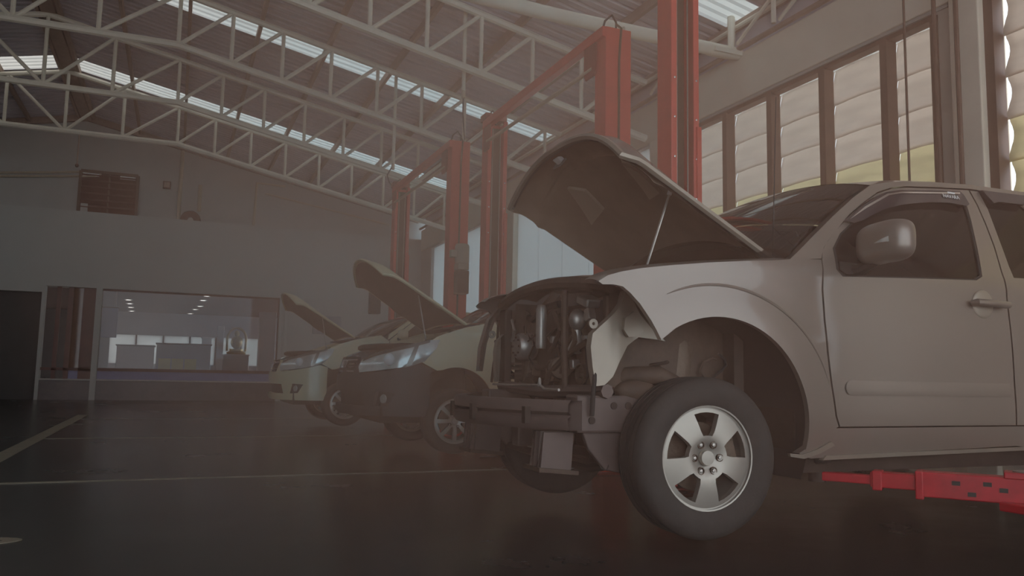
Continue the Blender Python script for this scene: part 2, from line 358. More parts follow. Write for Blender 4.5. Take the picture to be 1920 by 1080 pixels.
MB().tube([(-.26, .05, .1)]+[(.27*math.cos(a), .05, .45+.34*math.sin(a)) for a in [math.pi-math.pi*i/14 for i in range(15)]]+[(.26, .05, .1)], .035, 8).build('arch', 'gold', g0)
t, wx, d, h = sbox('white_shelf', 'show_white', 376, 634, 397, 690, 28.5, .4, 'small white shelf unit behind the grey counter', 'shelf')
MB().box((0, 0, h+.015), (wx+.05, d+.05, .03)).build('shelf_top', 'label_white', t, smooth=False)
for k_, (px, py) in enumerate([(241, 562), (243, 569), (245, 576), (247, 583), (388, 555), (381, 563), (375, 574), (366, 580), (357, 588)]):
    p = on_z(px, py, 2.97)
    row = 'row behind the hanging banner' if k_ < 4 else 'row above the grey counter'
    nth = ['nearest', 'second', 'third', 'farthest'][k_] if k_ < 4 else ['nearest', 'second', 'third', 'fourth', 'farthest'][k_-4]
    t = empty('ceiling_downlight', (p.x, p.y, 2.98)); tag(t, f'round showroom ceiling downlight, {nth} of the {row}', 'light', 'showroom ceiling downlights')
    MB().lathe([(.0, -.012), (.085, -.012), (.085, 0)], (0, 0, 0), (0, 0, 1), 16).build('lens', 'downlight', t)
    MB().lathe([(.085, 0), (.085, -.02), (.12, -.02), (.12, 0)], (0, 0, 0), (0, 0, 1), 16).build('rim', 'white_plastic', t)
# ---- upper end wall fittings
YU = YE+.42
U_ = lambda x, y: on_y(x, y, YU)
a, b = U_(146, 405), U_(259, 338)
w2 = empty('window_2', ((a.x+b.x)/2, YU-.02, a.z)); w2['kind'] = 'structure'; hw, hh = (b.x-a.x)/2, b.z-a.z+.1
MB().bounds(-hw, hw, -.02, .02, -.1, hh).build('window_back', 'brown_frame', w2, smooth=False)
for x0, x1, z0, z1 in ((-hw-.04, -hw+.03, -.1, hh), (hw-.03, hw+.04, -.1, hh), (-hw, hw, hh-.04, hh+.04), (-.02, .02, -.1, hh)):
    MB().bounds(x0, x1, -.06, .02, z0, z1).build('window_frame', 'frame_paint', w2, smooth=False)
for i in range(7):
    MB().box((0, -.035, .02+i*hh/7), (2*hw-.06, .012, hh/7*.9), mat3=Matrix.Rotation(.4, 3, 'X')).build('slat', 'brown_frame', w2, smooth=False)
for x0, x1 in ((-hw+.05, -.25), (.25, hw-.06)): MB().bounds(x0, x1, -.055, -.045, hh-.13, hh-.05).build('broken_pane', 'label_white', w2, smooth=False)
MB().bounds(-hw+.05, -hw+.22, -.06, -.05, 0, .34).build('taped_pane', 'ledge', w2, smooth=False)
def pipe(name, pts, r, m_, label, cat, n=8, group=None):
    P = [Vector(p) for p in pts]; o = MB().tube([p-P[0] for p in P], r, n).build(name, m_); o.location = P[0]; tag(o, label, cat, group); return o
yq = YU-.05
p0, p1, p2 = on_y(-60, 324, yq), on_y(185, 322, yq), on_y(185, 327, yq)
pipe('steel_pipe', [p0, p1, p1+Vector((.05, 0, -.06)), p1+Vector((0, 0, -.12)), on_y(-60, 330, yq)], .03, 'conduit', 'horizontal looped steel pipe on the upper end wall above the dark window', 'pipe')
pipe('wall_conduit', [on_y(343, 283, yq), on_y(334, 412, yq)], .05, 'conduit', 'tall cream conduit on the upper end wall beside the small dark box', 'conduit')
pipe('wall_conduit', [on_y(376, 347, yq), on_y(373, 396, yq)], .05, 'conduit', 'short cream conduit on the upper end wall above the round reel', 'conduit')
pipe('wall_conduit', [on_y(535, 350, yq), on_y(482, 343, yq), on_y(475, 422, yq)], .035, 'conduit', 'bent cream conduit turning a corner on the upper end wall', 'conduit')
pipe('wall_rod', [on_y(497, 363, yq), on_y(730, 422, yq)], .025, 'conduit', 'long thin rod sloping across the upper end wall towards the red posts', 'rod')
pt = on_y(148, 262, 19.83); o = empty('pendant_hook', pt); tag(o, 'thin pendant rod with a hook hanging from the truss before the end wall', 'hook')
MB().tube([(0, 0, 0), (0, 0, -.55)], .014, 6).build('rod', 'purlin_paint', o); MB().ball((0, 0, -.58), (.04, .04, .045), 10, 8).build('hook_block', 'frame_paint', o); MB().tube([(0, 0, 6.0-pt.z), (0, 0, 0)], .014, 6).build('rod', 'purlin_paint', o)
bx = on_y(313, 347, yq); o = empty('wall_box', bx); tag(o, 'small dark square box mounted on the upper end wall', 'box')
MB().box((0, 0, 0), (.2, .1, .2)).build('case', 'brown_frame', o, smooth=False, bevel=.01); MB().box((0, -.055, 0), (.14, .01, .14)).build('cover', 'purlin_paint', o, smooth=False)
rl = on_y(357, 413, YU-.3); o = empty('hose_reel', rl); tag(o, 'dark round hose reel half hidden by the white band', 'reel')
MB().lathe([(.08, -.06), (.24, -.06), (.26, -.03), (.26, .05), (.08, .05)], (0, 0, 0), (0, 1, 0), 24, closed=True).build('drum', 'brown_frame', o)
MB().lathe([(0, -.08), (.07, -.08), (.07, .1), (0, .1)], (0, 0, 0), (0, 1, 0), 14).build('hub', 'ledge', o)
# ---- right wall with louvred windows
wr = struct(MB().bounds(XW, XW+.25, 22.3, YE, 0, 4.494), 'wall_right', 'white_wall', smooth=False)
MB().bounds(XW, XW+.2, 0.0, 4.945, 0, 2.06).build('wall_base', 'beam_paint', wr, smooth=False)
MB().bounds(XW, XW+.2, 5.25, 10.15, 0, 2.06).build('wall_base', 'beam_paint', wr, smooth=False)
for y in (10.55, 16.8):
    for k in range(5): MB().bounds(XW+.08, XW+.10, y+k*1.1+.003, y+k*1.1+1.097, 0, 4.46).build('wall_panel', 'poly_panel', wr, smooth=False)
MB().bounds(XW-.04, XW+.3, 16.05, 16.8, 0, 4.5).build('column', 'beam_paint', wr, smooth=False, bevel=.012)
MB().bounds(XW-.02, XW+.3, YF, YE, 4.494, 5.126).build('ring_beam', 'beam_paint', wr, smooth=False, bevel=.01)
MB().bounds(XW-.0, XW+.3, YF, YE, 4.46, 4.50).build('beam_ledge', 'white_wall', wr, smooth=False)
MB().bounds(XW-.06, XW+.3, 4.945, 5.25, 0, 5.12).build('column', 'beam_paint', wr, smooth=False, bevel=.012)
MB().bounds(XW+.02, XW+.3, 5.25, 5.47, 1.7, 5.12).build('column', 'concrete', wr, smooth=False)
MB().bounds(XW-.04, XW+.3, 10.15, 10.55, 0, 4.5).build('column', 'beam_paint', wr, smooth=False, bevel=.012)
MB().bounds(XW-.04, XW+.3, -.4, 0.0, 0, 5.12).build('column', 'beam_paint', wr, smooth=False, bevel=.012)
MB().bounds(XW+.1, XW+.12, YF, YE, 5.126, 5.62).build('eave_sheet', 'roof_sheet', wr, smooth=False)
MB().tube([(XW-.06, YF, 5.17), (XW-.06, YE, 5.17)], .035, 8).build('eave_tube', 'purlin_paint', wr)
MB().tube([(XW-.03, YF, 5.50), (XW-.03, YE, 5.50)], .035, 8).build('eave_tube', 'truss_paint', wr)
def slat_mesh(L, pitch, slant):
    m = MB(); prof = [(-.035, pitch*1.06), (-.012, pitch*.8), (.012, pitch*.55), (.03, pitch*.3), (.022, pitch*.12), (-.02, -.02*pitch)]   # x offset, z: a folded sheet
    n = 14
    def fn(u, v):
        k = v*(len(prof)-1); i = min(int(k), len(prof)-2); t_ = k-i; x = prof[i][0]*(1-t_)+prof[i+1][0]*t_; z = prof[i][1]*(1-t_)+prof[i+1][1]*t_
        sl = slant*math.sin(math.pi*min(1, max(0, z/pitch)))
        return (-x+.006*math.sin(u*9+z*5), -(u*(L-sl)+sl)*1. if slant else -u*L, z+.008*math.sin(u*5))
    m.grid(fn, n, 10); return m
def louvre_window(name, ys, z_top, n, pitch, slant=0.0, first=3):
    t = empty(name, (XW+.1, ys[0], z_top)); t['kind'] = 'structure'; y0, y1 = ys[0], ys[-1]
    MB().bounds(-.07, .05, y1-y0, 0, 0, .085).build('window_head', 'frame_paint', t, smooth=False)
    for i, y in enumerate(ys):
        MB().bounds(-.09, .05, y-y0-.045, y-y0+.045, -n*pitch-.1, .02).build('mullion', 'frame_paint', t, smooth=False)
    for i in range(len(ys)-1):
        L = ys[i]-ys[i+1]-(0 if not slant else .05)
        me = slat_mesh(L, pitch, slant).build('slat', 'louvre', t, solid=.006); me.location = (.085 if not slant else .03, ys[i]-y0-(.045 if slant else 0), -pitch+.0)
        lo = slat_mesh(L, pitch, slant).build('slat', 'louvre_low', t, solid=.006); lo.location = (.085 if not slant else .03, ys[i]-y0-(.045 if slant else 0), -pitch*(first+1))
        for k in range(1, n):
            if k == first: continue
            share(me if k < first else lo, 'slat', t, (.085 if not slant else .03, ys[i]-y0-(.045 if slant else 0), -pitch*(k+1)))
    return t
louvre_window('window_3', [10.15, 9.63, 8.755, 7.865, 6.97, 6.09, 5.47], 4.41, 6, .392)
louvre_window('window_4', [4.90, 3.2, 1.6, 0.0], 4.41, 6, .392, slant=.07)
# cables and pipes running down the right wall
for x0, y0, x1, y1, r, lb in ((1693, -20, 1706, 345, .012, 'thin black cable hanging in front of the louvred window'), (1749, -20, 1763, 345, .02, 'dark pipe at the window edge beside the pale column'), (1790, -20, 1805, 345, .022, 'dark pipe running down the face of the pale column')):
    pipe('wall_cable', [on_x(x0, y0, XW-.13), on_x(x1, y1, XW-.13)-Vector((0, 0, 1.2))], r, 'frame_paint', lb, 'cable')
# ---- roof
roof = empty('ceiling', (XR, 0, 0)); roof['kind'] = 'structure'
SKYL = [(7.99, 8.66), (13.94, 14.68), (19.3, 20.1)]
def roof_strip(y0, y1, side, m_, nm):
    m = MB(); n = max(2, round((y1-y0)/.19)); p = (y1-y0)/n; prof = []
    for i in range(n): prof += [(y0+p*(i+.0), 0), (y0+p*(i+.55), 0), (y0+p*(i+.68), .035), (y0+p*(i+.87), .035)]
    prof.append((y1, 0)); k = len(prof); xe = XW+.45-XR
    for x in (0, xe): m.v += [(side*x, y, 7.54-.2104*x+h) for y, h in prof]
    m.f = [(i, i+1, k+i+1, k+i) for i in range(k-1)]
    return m.build(nm, m_, roof, smooth=False)
ys = [YF-5.5]+[v for s in SKYL for v in s]+[YE+.6]  # roof runs past the open front: unseen overhang added to cut sky light
for i in range(len(ys)-1):
    for sd in (1, -1): roof_strip(ys[i], ys[i+1], sd, 'skylight' if i % 2 else 'roof_sheet', 'skylight_sheet' if i % 2 else 'roof_sheet')
for sd in (1, -1):
    for i in range(9):
        x = .18+i*1.13
        MB().bounds(sd*x-.03, sd*x+.03, YF, YE+.4, 7.54-.2104*x-.13, 7.54-.2104*x-.005).build('purlin', 'purlin_paint', roof, smooth=False)
MB().bounds(-.12, .12, YF, YE+.4, 7.36, 7.5).build('ridge_beam', 'purlin_paint', roof, smooth=False)
# trusses
def zt_(x): return 7.54-.2104*abs(x)-.19     # top chord, x from the ridge
def zb_(x): return 6.0 if abs(x) < 2.3 else 6.0-.2145*(abs(x)-2.3)
def truss(Y, label):
    t = empty('roof_truss', (XR, Y, 6.0)); tag(t, label, 'truss', 'white steel roof trusses')
    Z = lambda z: z-6.0
    def rod(a, b, nm, r): MB().tube([(a[0], 0, Z(a[1])), (b[0], 0, Z(b[1]))], r, 8).build(nm, 'truss_paint', t)
    xe = XW-XR-.12
    for s in (1, -1):
        rod((0, zt_(0)), (s*xe, zt_(xe)), 'top_chord', .055); rod((s*2.3, 6.0), (s*xe, zb_(xe)), 'bottom_chord', .06)
        xs = [2.3+i*.81 for i in range(9)]
        for i, x in enumerate(xs):
            rod((s*x, zb_(x)), (s*x, zt_(x)), 'vertical_strut', .032)
            if i: rod((s*xs[i-1], zb_(xs[i-1])), (s*x, zt_(x)), 'diagonal_strut', .032)
        for x in (1.15,): rod((s*x, 6.0), (s*x, zt_(x)), 'vertical_strut', .035)
        rod((0, 6.0), (s*1.15, zt_(1.15)), 'diagonal_strut', .035); rod((s*1.15, 6.0), (s*2.3, zt_(2.3)), 'diagonal_strut', .035)
        rod((s*2.3, 6.0+.0), (s*2.3, zt_(2.3)), 'vertical_strut', .035) if False else None
    rod((-2.3, 6.0), (2.3, 6.0), 'bottom_chord', .06); rod((0, 6.0), (0, zt_(0)), 'vertical_strut', .035)
for Y, lb in ((19.83, 'white steel roof truss nearest the end wall'), (16.66, 'second white steel roof truss from the end wall'), (13.6, 'third white steel roof truss from the end wall'), (10.54, 'fourth white steel roof truss from the end wall, above the red lift posts')):
    truss(Y, lb)
tb = empty('tie_beam', (XW, 8.42, 5.13)); tag(tb, 'thick cream tie beam crossing behind the tallest red post to the wall', 'beam')
MB().tube([(0, 0, 0), (-2.6, 0, .02), (-5.2, 0, .1), (-9, 0, .5)], .085, 10).build('tube', 'truss_paint', tb)
MB().tube([(-.12, 0, 0), (-.12, 0, .5)], .05, 8).build('post', 'truss_paint', tb)
MB().bar((.0, 0, -.02), (-.45, 0, -.02), .2, .06).build('bearing_plate', 'truss_paint', tb, smooth=False)
for i, (ya, yb) in enumerate(((8.3, 7.6), (7.5, 6.8), (10.4, 9.7))):
    t = empty('eave_brace', (XW-.12, ya, 5.21)); tag(t, ['white eave bracing between tie beam and the nearest skylight', 'white eave bracing above the louvred window top', 'white eave bracing behind the tallest red posts'][i], 'bracing', 'eave bracing')
    MB().tube([(0, 0, 0), (0, yb-ya, .36)], .025, 6).build('diagonal', 'truss_paint', t); MB().tube([(0, yb-ya, 0), (0, yb-ya, .40)], .032, 6).build('post', 'truss_paint', t)
# ---- far side of the hall (outside the frame)
struct(MB().bounds(XL-.3, XL, YF, YE, 0, 5.126), 'wall_left', 'white_wall', smooth=False)
struct(MB().prism([(XL, 0), (-5, 0), (-5, zroof(-5)), (XL, zroof(XL))], lambda u, v, d: (u, YF-.2+d, v), .2), 'wall_front', 'white_wall', smooth=False)  # unseen part wall, added to keep front daylight off the hall's left
# trees outside the louvred wall
for i, y in enumerate((-2.0, 3.0, 8.5)):
    pass
# ================================================================== TWO-POST LIFTS
def lift(name, label, xc, yn, yf, Ht, top=True, posts='nf', motor=None):
    """near post opens towards +Y, far post towards -Y"""
    t = empty(name, (xc, (yn+yf)/2, 0)); tag(t, label, 'car lift', 'red two-post car lifts'); ym = (yn+yf)/2
    WX, DY, th, lip = .27, .21, .018, .055
    for key, y, s in (('n', yn-ym, 1), ('f', yf-ym, -1)):
        if key not in posts: continue
        a = -WX/2; b = WX/2; q = DY/2
        prof = [(a+lip, q), (a, q), (a, -q), (b, -q), (b, q), (b-lip, q), (b-lip, q-th), (b-th, q-th), (b-th, -q+th), (a+th, -q+th), (a+th, q-th), (a+lip, q-th)]
        MB().prism(prof, lambda u, v, d, y=y, s=s: (u, y+s*v, d), Ht).build('post', 'lift_red', t, smooth=False, bevel=.006)
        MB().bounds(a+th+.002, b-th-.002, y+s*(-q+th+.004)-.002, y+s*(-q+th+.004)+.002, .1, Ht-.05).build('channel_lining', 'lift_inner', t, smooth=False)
        MB().bounds(a-.09, b+.09, y-.2, y+.2, 0, .018).build('base_plate', 'lift_red_dark', t, smooth=False, bevel=.004)
        for dx in (-.05, .055): MB().tube([(dx, y+s*(q-.05), .1), (dx, y+s*(q-.05), Ht-.1)], .006, 6).build('lift_cable', 'steel', t)
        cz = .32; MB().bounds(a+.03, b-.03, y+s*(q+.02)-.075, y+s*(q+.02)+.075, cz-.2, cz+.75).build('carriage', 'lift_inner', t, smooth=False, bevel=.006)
        for k in range(4):
            for dx in (-.105, .105):
                MB().lathe([(0, .008), (.009, .006), (.009, 0)], (dx, y+s*(q+.001), 2.3+k*.33), (0, s, 0), 8).build('bolt', 'chrome', t)
        MB().bounds(a-.012, a+.05, y+s*(q)-.012, y+s*(q)+.012, 1.2, 2.4).build('guide_strip', 'lift_red', t, smooth=False) if key == 'f' else None
        MB().bounds(b-.03, b+.012, y+s*(q)-.014, y+s*(q)+.014, 1.2, 2.9).build('guide_strip', 'lift_red', t, smooth=False) if key == 'f' else None
        # top hardware
        MB().tube([(.02, y-s*.02, Ht-.02), (.02, y-s*.02, Ht+.1), (-.03, y-s*.02, Ht+.16), (-.1, y-s*.02, Ht+.09), (-.13, y-s*.02, Ht-.02)], .011, 6).build('hose_loop', 'cable_black', t)
        MB().tube([(.09, y, Ht-.02), (.09, y, Ht+.05), (.12, y, Ht+.07)], .016, 8).build('fitting', 'conduit', t)
        if key == 'n': MB().tube([(.0, y-s*(q+.012), .9), (.0, y-s*(q+.012), Ht-.3), (.02, y-s*(q+.012), Ht), (.02, y-s*.02, Ht+.08)], .012, 6).build('hydraulic_hose', 'lift_inner', t)
    if top:
        a, b = yn-ym, yf-ym
        MB().bounds(-.17, -.09, a-.1, b+.02, Ht-.10, Ht-.0).build('cross_beam', 'lift_red', t, smooth=False, bevel=.006)
        MB().tube([(-.15, a+.12, Ht-.34), (-.15, b-.12, Ht-.30)], .022, 8).build('sync_pipe', 'conduit', t)
        for y in (a+.16, b-.12):
            MB().prism([(-.09, -.42), (.09, -.42), (.12, -.36), (.12, -.02), (-.12, -.02), (-.12, -.36)], lambda u, v, d, y=y: (-.165+d, y+u, Ht+v), .02).build('end_bracket', 'lift_red_dark', t, smooth=False, bevel=.005)
        MB().bounds(-.17, .12, b-.1, b+.1, Ht, Ht+.09).build('top_cap', 'lift_red_dark', t, smooth=False, bevel=.006)
    if motor:
        key, mz, dx = motor; y = (yn if key == 'n' else yf)-ym; s = -1
        y0 = y-DY/2-.1
        MB().lathe([(0, 0), (.09, 0), (.1, .02), (.1, .24), (.085, .27), (0, .27)], (dx, y0, mz), (0, 0, 1), 18).build('motor', 'motor_grey', t)
        MB().bounds(dx-.08, dx+.08, y0-.08, y0+.1, mz-.09, mz).build('pump_block', 'motor_grey', t, smooth=False, bevel=.01)
        MB().bounds(dx-.085, dx+.085, y0-.085, y0+.085, mz-.42, mz-.1).build('oil_tank', 'black_plastic', t, smooth=False, bevel=.015)
        MB().box((dx-.13, y0, mz+.13), (.08, .1, .1)).build('switch_box', 'motor_grey', t, smooth=False, bevel=.008)
    return t
def lift_arm(t, piv, pad, z, base='arm_red', drop=0):
    """telescoping arm in the lift's own space: three stages, pad at the end"""
    ym = t.location.y; xc = t.location.x
    A, B = Vector((piv[0]-xc, piv[1]-ym, z)), Vector((pad[0]-xc, pad[1]-ym, z)); d = B-A; L = d.length; d.normalize(); n = Vector((-d.y, d.x, 0))
    def stage(a, b, w_, h, nm, dz=0): return MB().bar(A+d*a+Vector((0, 0, dz)), A+d*b+Vector((0, 0, dz)), w_, h).build(nm, base, t, smooth=False, bevel=.006)
    stage(0, L*.50, .11, .12, 'arm_outer'); stage(L*.42, L*.72, .09, .075, 'arm_middle', .004); stage(L*.68, L-.02, .065, .045, 'arm_inner', .0)
    stage(L*.46, L*.50, .12, .135, 'arm_collar', -.006); stage(L*.66, L*.71, .105, .095, 'arm_collar', 0)
    for q in range(4): MB().box(A+d*(L*(.10+.07*q))-n*.057*(1 if n.y > 0 else -1)+Vector((0, 0, .03*math.sin(q*2.3))), (.035, .006, .02), rz=math.atan2(d.y, d.x), ).build('worn_patch', 'black_plastic', t, smooth=False)
    MB().lathe([(0, -.09), (.055, -.09), (.055, .09), (0, .09)], A, (0, 0, 1), 16).build('pivot_pin', 'steel', t)
    MB().bar(A-d*.06+Vector((0, 0, .07)), A+d*.09+Vector((0, 0, .07)), .13, .03).build('clevis', base, t, smooth=False, bevel=.005)
    MB().bar(A-d*.06+Vector((0, 0, -.075)), A+d*.09+Vector((0, 0, -.075)), .13, .03).build('clevis', base, t, smooth=False, bevel=.005)
    MB().lathe([(0, -.03), (.045, -.03), (.045, .03), (0, .03)], B, (0, 0, 1), 14).build('pad_socket', 'grime_dark', t)
    MB().lathe([(0, .02), (.022, .02), (.022, .05), (.028, .05), (.028, .065)], B, (0, 0, 1), 12).build('pad_screw', 'steel', t)
    MB().lathe([(0, .060), (.06, .062), (.07, .072), (.07, .092), (.06, .10), (0, .10)], B, (0, 0, 1), 18).build('lift_pad', 'black_rubber', t)
HT = 4.1
lA = lift('car_lift', 'red two-post lift holding the silver pickup, its tall post behind the open hood', 3.73, 2.2, 5.5, HT+.55, top=False)
lB = lift('car_lift', 'red two-post lift with overhead beam above the car with the grey bumper', 3.66, 6.47, 9.54, HT)
lC = lift('car_lift', 'farthest red two-post lift with overhead beam, beside the cream car', 3.53, 10.62, 13.76, HT, motor=('n', 2.35, .02))
# a second power unit on the farthest post
y5 = 13.76-(10.62+13.76)/2
pm = on_y(706, 520, 13.5); dx = pm.x-3.53
MB().lathe([(0, 0), (.09, 0), (.1, .02), (.1, .24), (.085, .27), (0, .27)], (dx, y5-.2, pm.z-.1), (0, 0, 1), 16).build('motor', 'motor_grey', lC)
MB().bounds(dx-.09, dx+.09, y5-.28, y5-.1, pm.z-.62, pm.z-.14).build('oil_tank', 'black_plastic', lC, smooth=False, bevel=.015)
MB().bounds(dx-.06, -.13, y5-.2, y5-.16, pm.z-.1, pm.z).build('bracket', 'lift_red_dark', lC, smooth=False)
# arms under the pickup
pad = on_y(1532, 884, 3.36); piv = on_y(1925, 906, 2.62)
lift_arm(lA, (piv.x, piv.y), (pad.x, 3.36), .36)
lift_arm(lA, (4.15, 2.62), (5.0, 3.36), .36)
lift_arm(lA, (3.55, 5.28), (2.95, 4.9), .36); lift_arm(lA, (3.9, 5.28), (5.0, 4.9), .36)
MB().bounds(-.02+piv.x-3.73-.12, .12+.3, -1.65+.12, -1.65+.46, .27, .31).build('arm_carrier', 'arm_red', lA, smooth=False, bevel=.006)
for l_, yn, yf in ((lB, 6.47, 9.54), (lC, 10.62, 13.76)):
    x = l_.location.x
    for px_ in (x-.75, x+.9):
        lift_arm(l_, (x+(.1 if px_ > x else -.1), yn+.2), (px_, yn+1.0), .27); lift_arm(l_, (x+(.1 if px_ > x else -.1), yf-.2), (px_, yf-1.0), .27)
# drop pipes that bring power and air down from the roof
for (x, y, z1, lb, sx) in ((3.40, 13.93, 4.55, 'thin white drop pipe hanging above the farthest red post', .10), (3.62, 10.75, 4.9, 'thin white drop pipe hanging above the red post with the grey motor', .0)):
    t = empty('drop_pipe', (x, y, z1)); tag(t, lb, 'pipe', 'drop pipes'); zr = zroof(x)-.02-z1
    MB().tube([(0, 0, 0), (0, 0, zr)], .03, 8).build('conduit', 'truss_paint', t)
    MB().tube([(0, 0, 0), (-.1*(sx > 0), 0, -.2), (-.06*(sx > 0), 0, -.32), (.02, -.06, HT-z1+.02)], .01, 6).build('cable', 'cable_black', t)
    MB().lathe([(0, -.1), (.03, -.09), (.03, .02), (0, .03)], (0, 0, 0), (0, 0, 1), 10).build('gland', 'conduit', t)
# ================================================================== SILVER PICKUP
YS, YC = 3.20, 4.125                    # near side of the body, centre line
WX, WZ, ZL = 2.37, .475, .10            # front wheel centre, lift
AX, AZ, AR = 2.395, .60, .545           # wheel arch
RWX = 5.20                              # rear axle
def fside(X, Z):
    y = YS
    t = max(0, Z-1.40); y += .42*t*t/(t+.06)
    l = max(0, .80-Z); y += .35*l*l
    for ax in (AX, RWX):
        r = math.hypot(X-ax, Z-AZ); fl = 1-sm(r, .56, .76)
        y -= .012*fl*(1-sm(Z, 1.30, 1.45))*(1 if ax == AX or X > 4.5 else 0)
    y -= .012*sm(Z, .7, 1.1)*(1-sm(Z, 1.1, 1.4))
    n = max(0, 2.15-X); y += .75*n*n
    return y
def S(px, py, d=0.):
    Y = YS
    for _ in range(12):
        p = on_y(px, py, Y); Y = fside(p.x, p.z)+d
    return (p.x, p.z)
def SS(l, d=0.): return [S(*p, d) for p in l]
pk = empty('pickup_truck', (3.9, YC, ZL)); tag(pk, 'silver pickup truck with its hood up and front bumper stripped off, nearest the camera', 'pickup truck')
def side_part(name, outline, m_, holes=(), d=0., sp=.045, off=.03, both=True, parent=None, f=None):
    ff = f or fside
    mb = panel(outline, lambda u, v: (u, ff(u, v)+d, v), sp, holes, (0, off, 0) if off else None)
    o = mb.build(name, m_, parent or pk)
    if both: mb.mirror(YC).build(name, m_, pk)
    return o
# door shut line between fender and door, door and rear door
gap1 = [(1540, 487), (1542, 540), (1546, 600), (1552, 660), (1560, 725), (1568, 780), (1574, 800)]
gap2 = [(1817, 357), (1832, 384), (1848, 420), (1864, 462), (1878, 510), (1888, 560), (1896, 630), (1902, 715), (1906, 797)]
a_arch = arc(AX, AZ, AR, -12, 118, 30)
tipx = S(1240, 637)
a_arch = [p for p in a_arch if p[0] > tipx[0]]
fen = SS([(1540, 487), (1500, 485), (1455, 488), (1400, 489), (1330, 492), (1260, 497), (1200, 503), (1165, 509), (1140, 516), (1122, 527), (1130, 533), (1150, 533), (1168, 537), (1182, 549), (1200, 569), (1222, 602)])+[tipx]
g1 = SS(gap1)
fender_out = fen+a_arch[::-1]+[S(1500, 852)]+SS([(1512, 846), (1530, 835), (1555, 812)])+[(x-.006, z) for x, z in g1[::-1][:-1]]
fender_out = fen + a_arch[::-1] + [S(1498, 850)] + [(x-.006, z) for x, z in g1[::-1][:-1]]
side_part('fender', fender_out, 'silver_paint', sp=.036)
crp = [(AX+.72*math.cos(math.radians(a)), AZ+.70*math.sin(math.radians(a))) for a in range(18, 118, 4)]
cr_ = MB().tube([(x, fside(x, z)+.001, z) for x, z in crp], [.002+.007*math.sin(math.pi*i/(len(crp)-1))**.5 for i in range(len(crp))], 8); cr_.build('fender_crease', 'silver_paint', pk); cr_.mirror(YC).build('fender_crease', 'silver_paint', pk)
# fender top: turned in towards the hood opening
tops = fen[:10]
def ftop(u, v):
    k = u*(len(tops)-1); i = min(int(k), len(tops)-2); t = k-i
    X = tops[i][0]*(1-t)+tops[i+1][0]*t; Z = tops[i][1]*(1-t)+tops[i+1][1]*t
    return (X, fside(X, Z)+.17*v, Z+.035*math.sin(v*math.pi*.5)-.02*v*v)
m_ = MB().grid(ftop, 30, 6); m_.build('fender_top', 'silver_paint', pk); m_.mirror(YC).build('fender_top', 'silver_paint', pk)
# front door with its window
g2 = SS(gap2)
win_px = [(1567, 465), (1574, 503), (1586, 516), (1700, 519), (1828, 523), (1838, 516), (1830, 470), (1818, 415), (1808, 380), (1796, 369), (1740, 364), (1695, 366), (1655, 377), (1612, 408), (1580, 438)]
win_o = SS(win_px)
door_o = [(x+.006, z) for x, z in g1]+[(x-.006, z) for x, z in g2[::-1]]+SS([(1760, 354), (1700, 352), (1672, 354), (1645, 363), (1615, 385), (1592, 405), (1568, 432), (1550, 455), (1543, 468)])
cx_, cz_ = S(1720, 450)
def grow(poly, k): return [(x+(x-cx_)*k, z+(z-cz_)*k) for x, z in poly]
side_part('front_door', door_o, 'silver_paint', holes=[grow(win_o, .035)], sp=.04)
side_part('window_seal', grow(win_o, .04), 'black_rubber', holes=[win_o], d=.004, sp=.03, off=.02)
side_part('door_glass', win_o, 'tint', d=.012, sp=.07, off=None)
# rear door, its window, and the bed
xr = 5.02
rw0 = SS([(1836, 362), (1852, 392), (1870, 440), (1892, 500), (1901, 521)])
rwin = rw0+[(xr-.14, rw0[-1][1]+.01), (xr-.08, rw0[-1][1]+.06), (xr-.10, rw0[0][1]-.07), (xr-.18, rw0[0][1]+.01)]
zr_ = S(1817, 357)[1]
rdoor = [(x+.006, z) for x, z in g2]+[(xr-.25, g2[-1][1]), (xr-.12, .95), (xr, 1.12), (xr, zr_-.10), (xr-.06, zr_+.005)]
side_part('rear_door', rdoor, 'silver_paint', holes=[rwin], sp=.045)
side_part('rear_door_glass', rwin, 'tint', d=.012, sp=.08, off=None)
# A pillar and roof rail
rail = SS([(1480, 487), (1540, 485), (1544, 465), (1552, 452), (1592, 402), (1615, 382), (1645, 360), (1672, 351), (1700, 349), (1760, 351), (1817, 354)])+[(xr, zr_+.012), (xr, zr_+.05)]+SS([(1815, 346), (1760, 342), (1700, 340), (1660, 342), (1632, 347), (1600, 370), (1560, 407), (1520, 447), (1498, 470)])
side_part('roof_rail', rail, 'silver_paint', sp=.03, off=.05)
pr = S(1632, 347); pe = (xr, zr_+.05); pm_ = S(1700, 340)
redge = [pr, pm_, S(1760, 342), S(1815, 346), pe]
def froof(u, v):
    k = v*(len(redge)-1); i = min(int(k), len(redge)-2); t = k-i
    X = redge[i][0]*(1-t)+redge[i+1][0]*t; Z = redge[i][1]*(1-t)+redge[i+1][1]*t; y0 = fside(X, Z)
    s = 2*u-1; b = 1-s*s
    return (X-.16*b*(1-v)**3, YC+s*(YC-y0), Z+.055*(1-s**4))
MB().grid(froof, 20, 12).build('roof', 'silver_paint', pk)
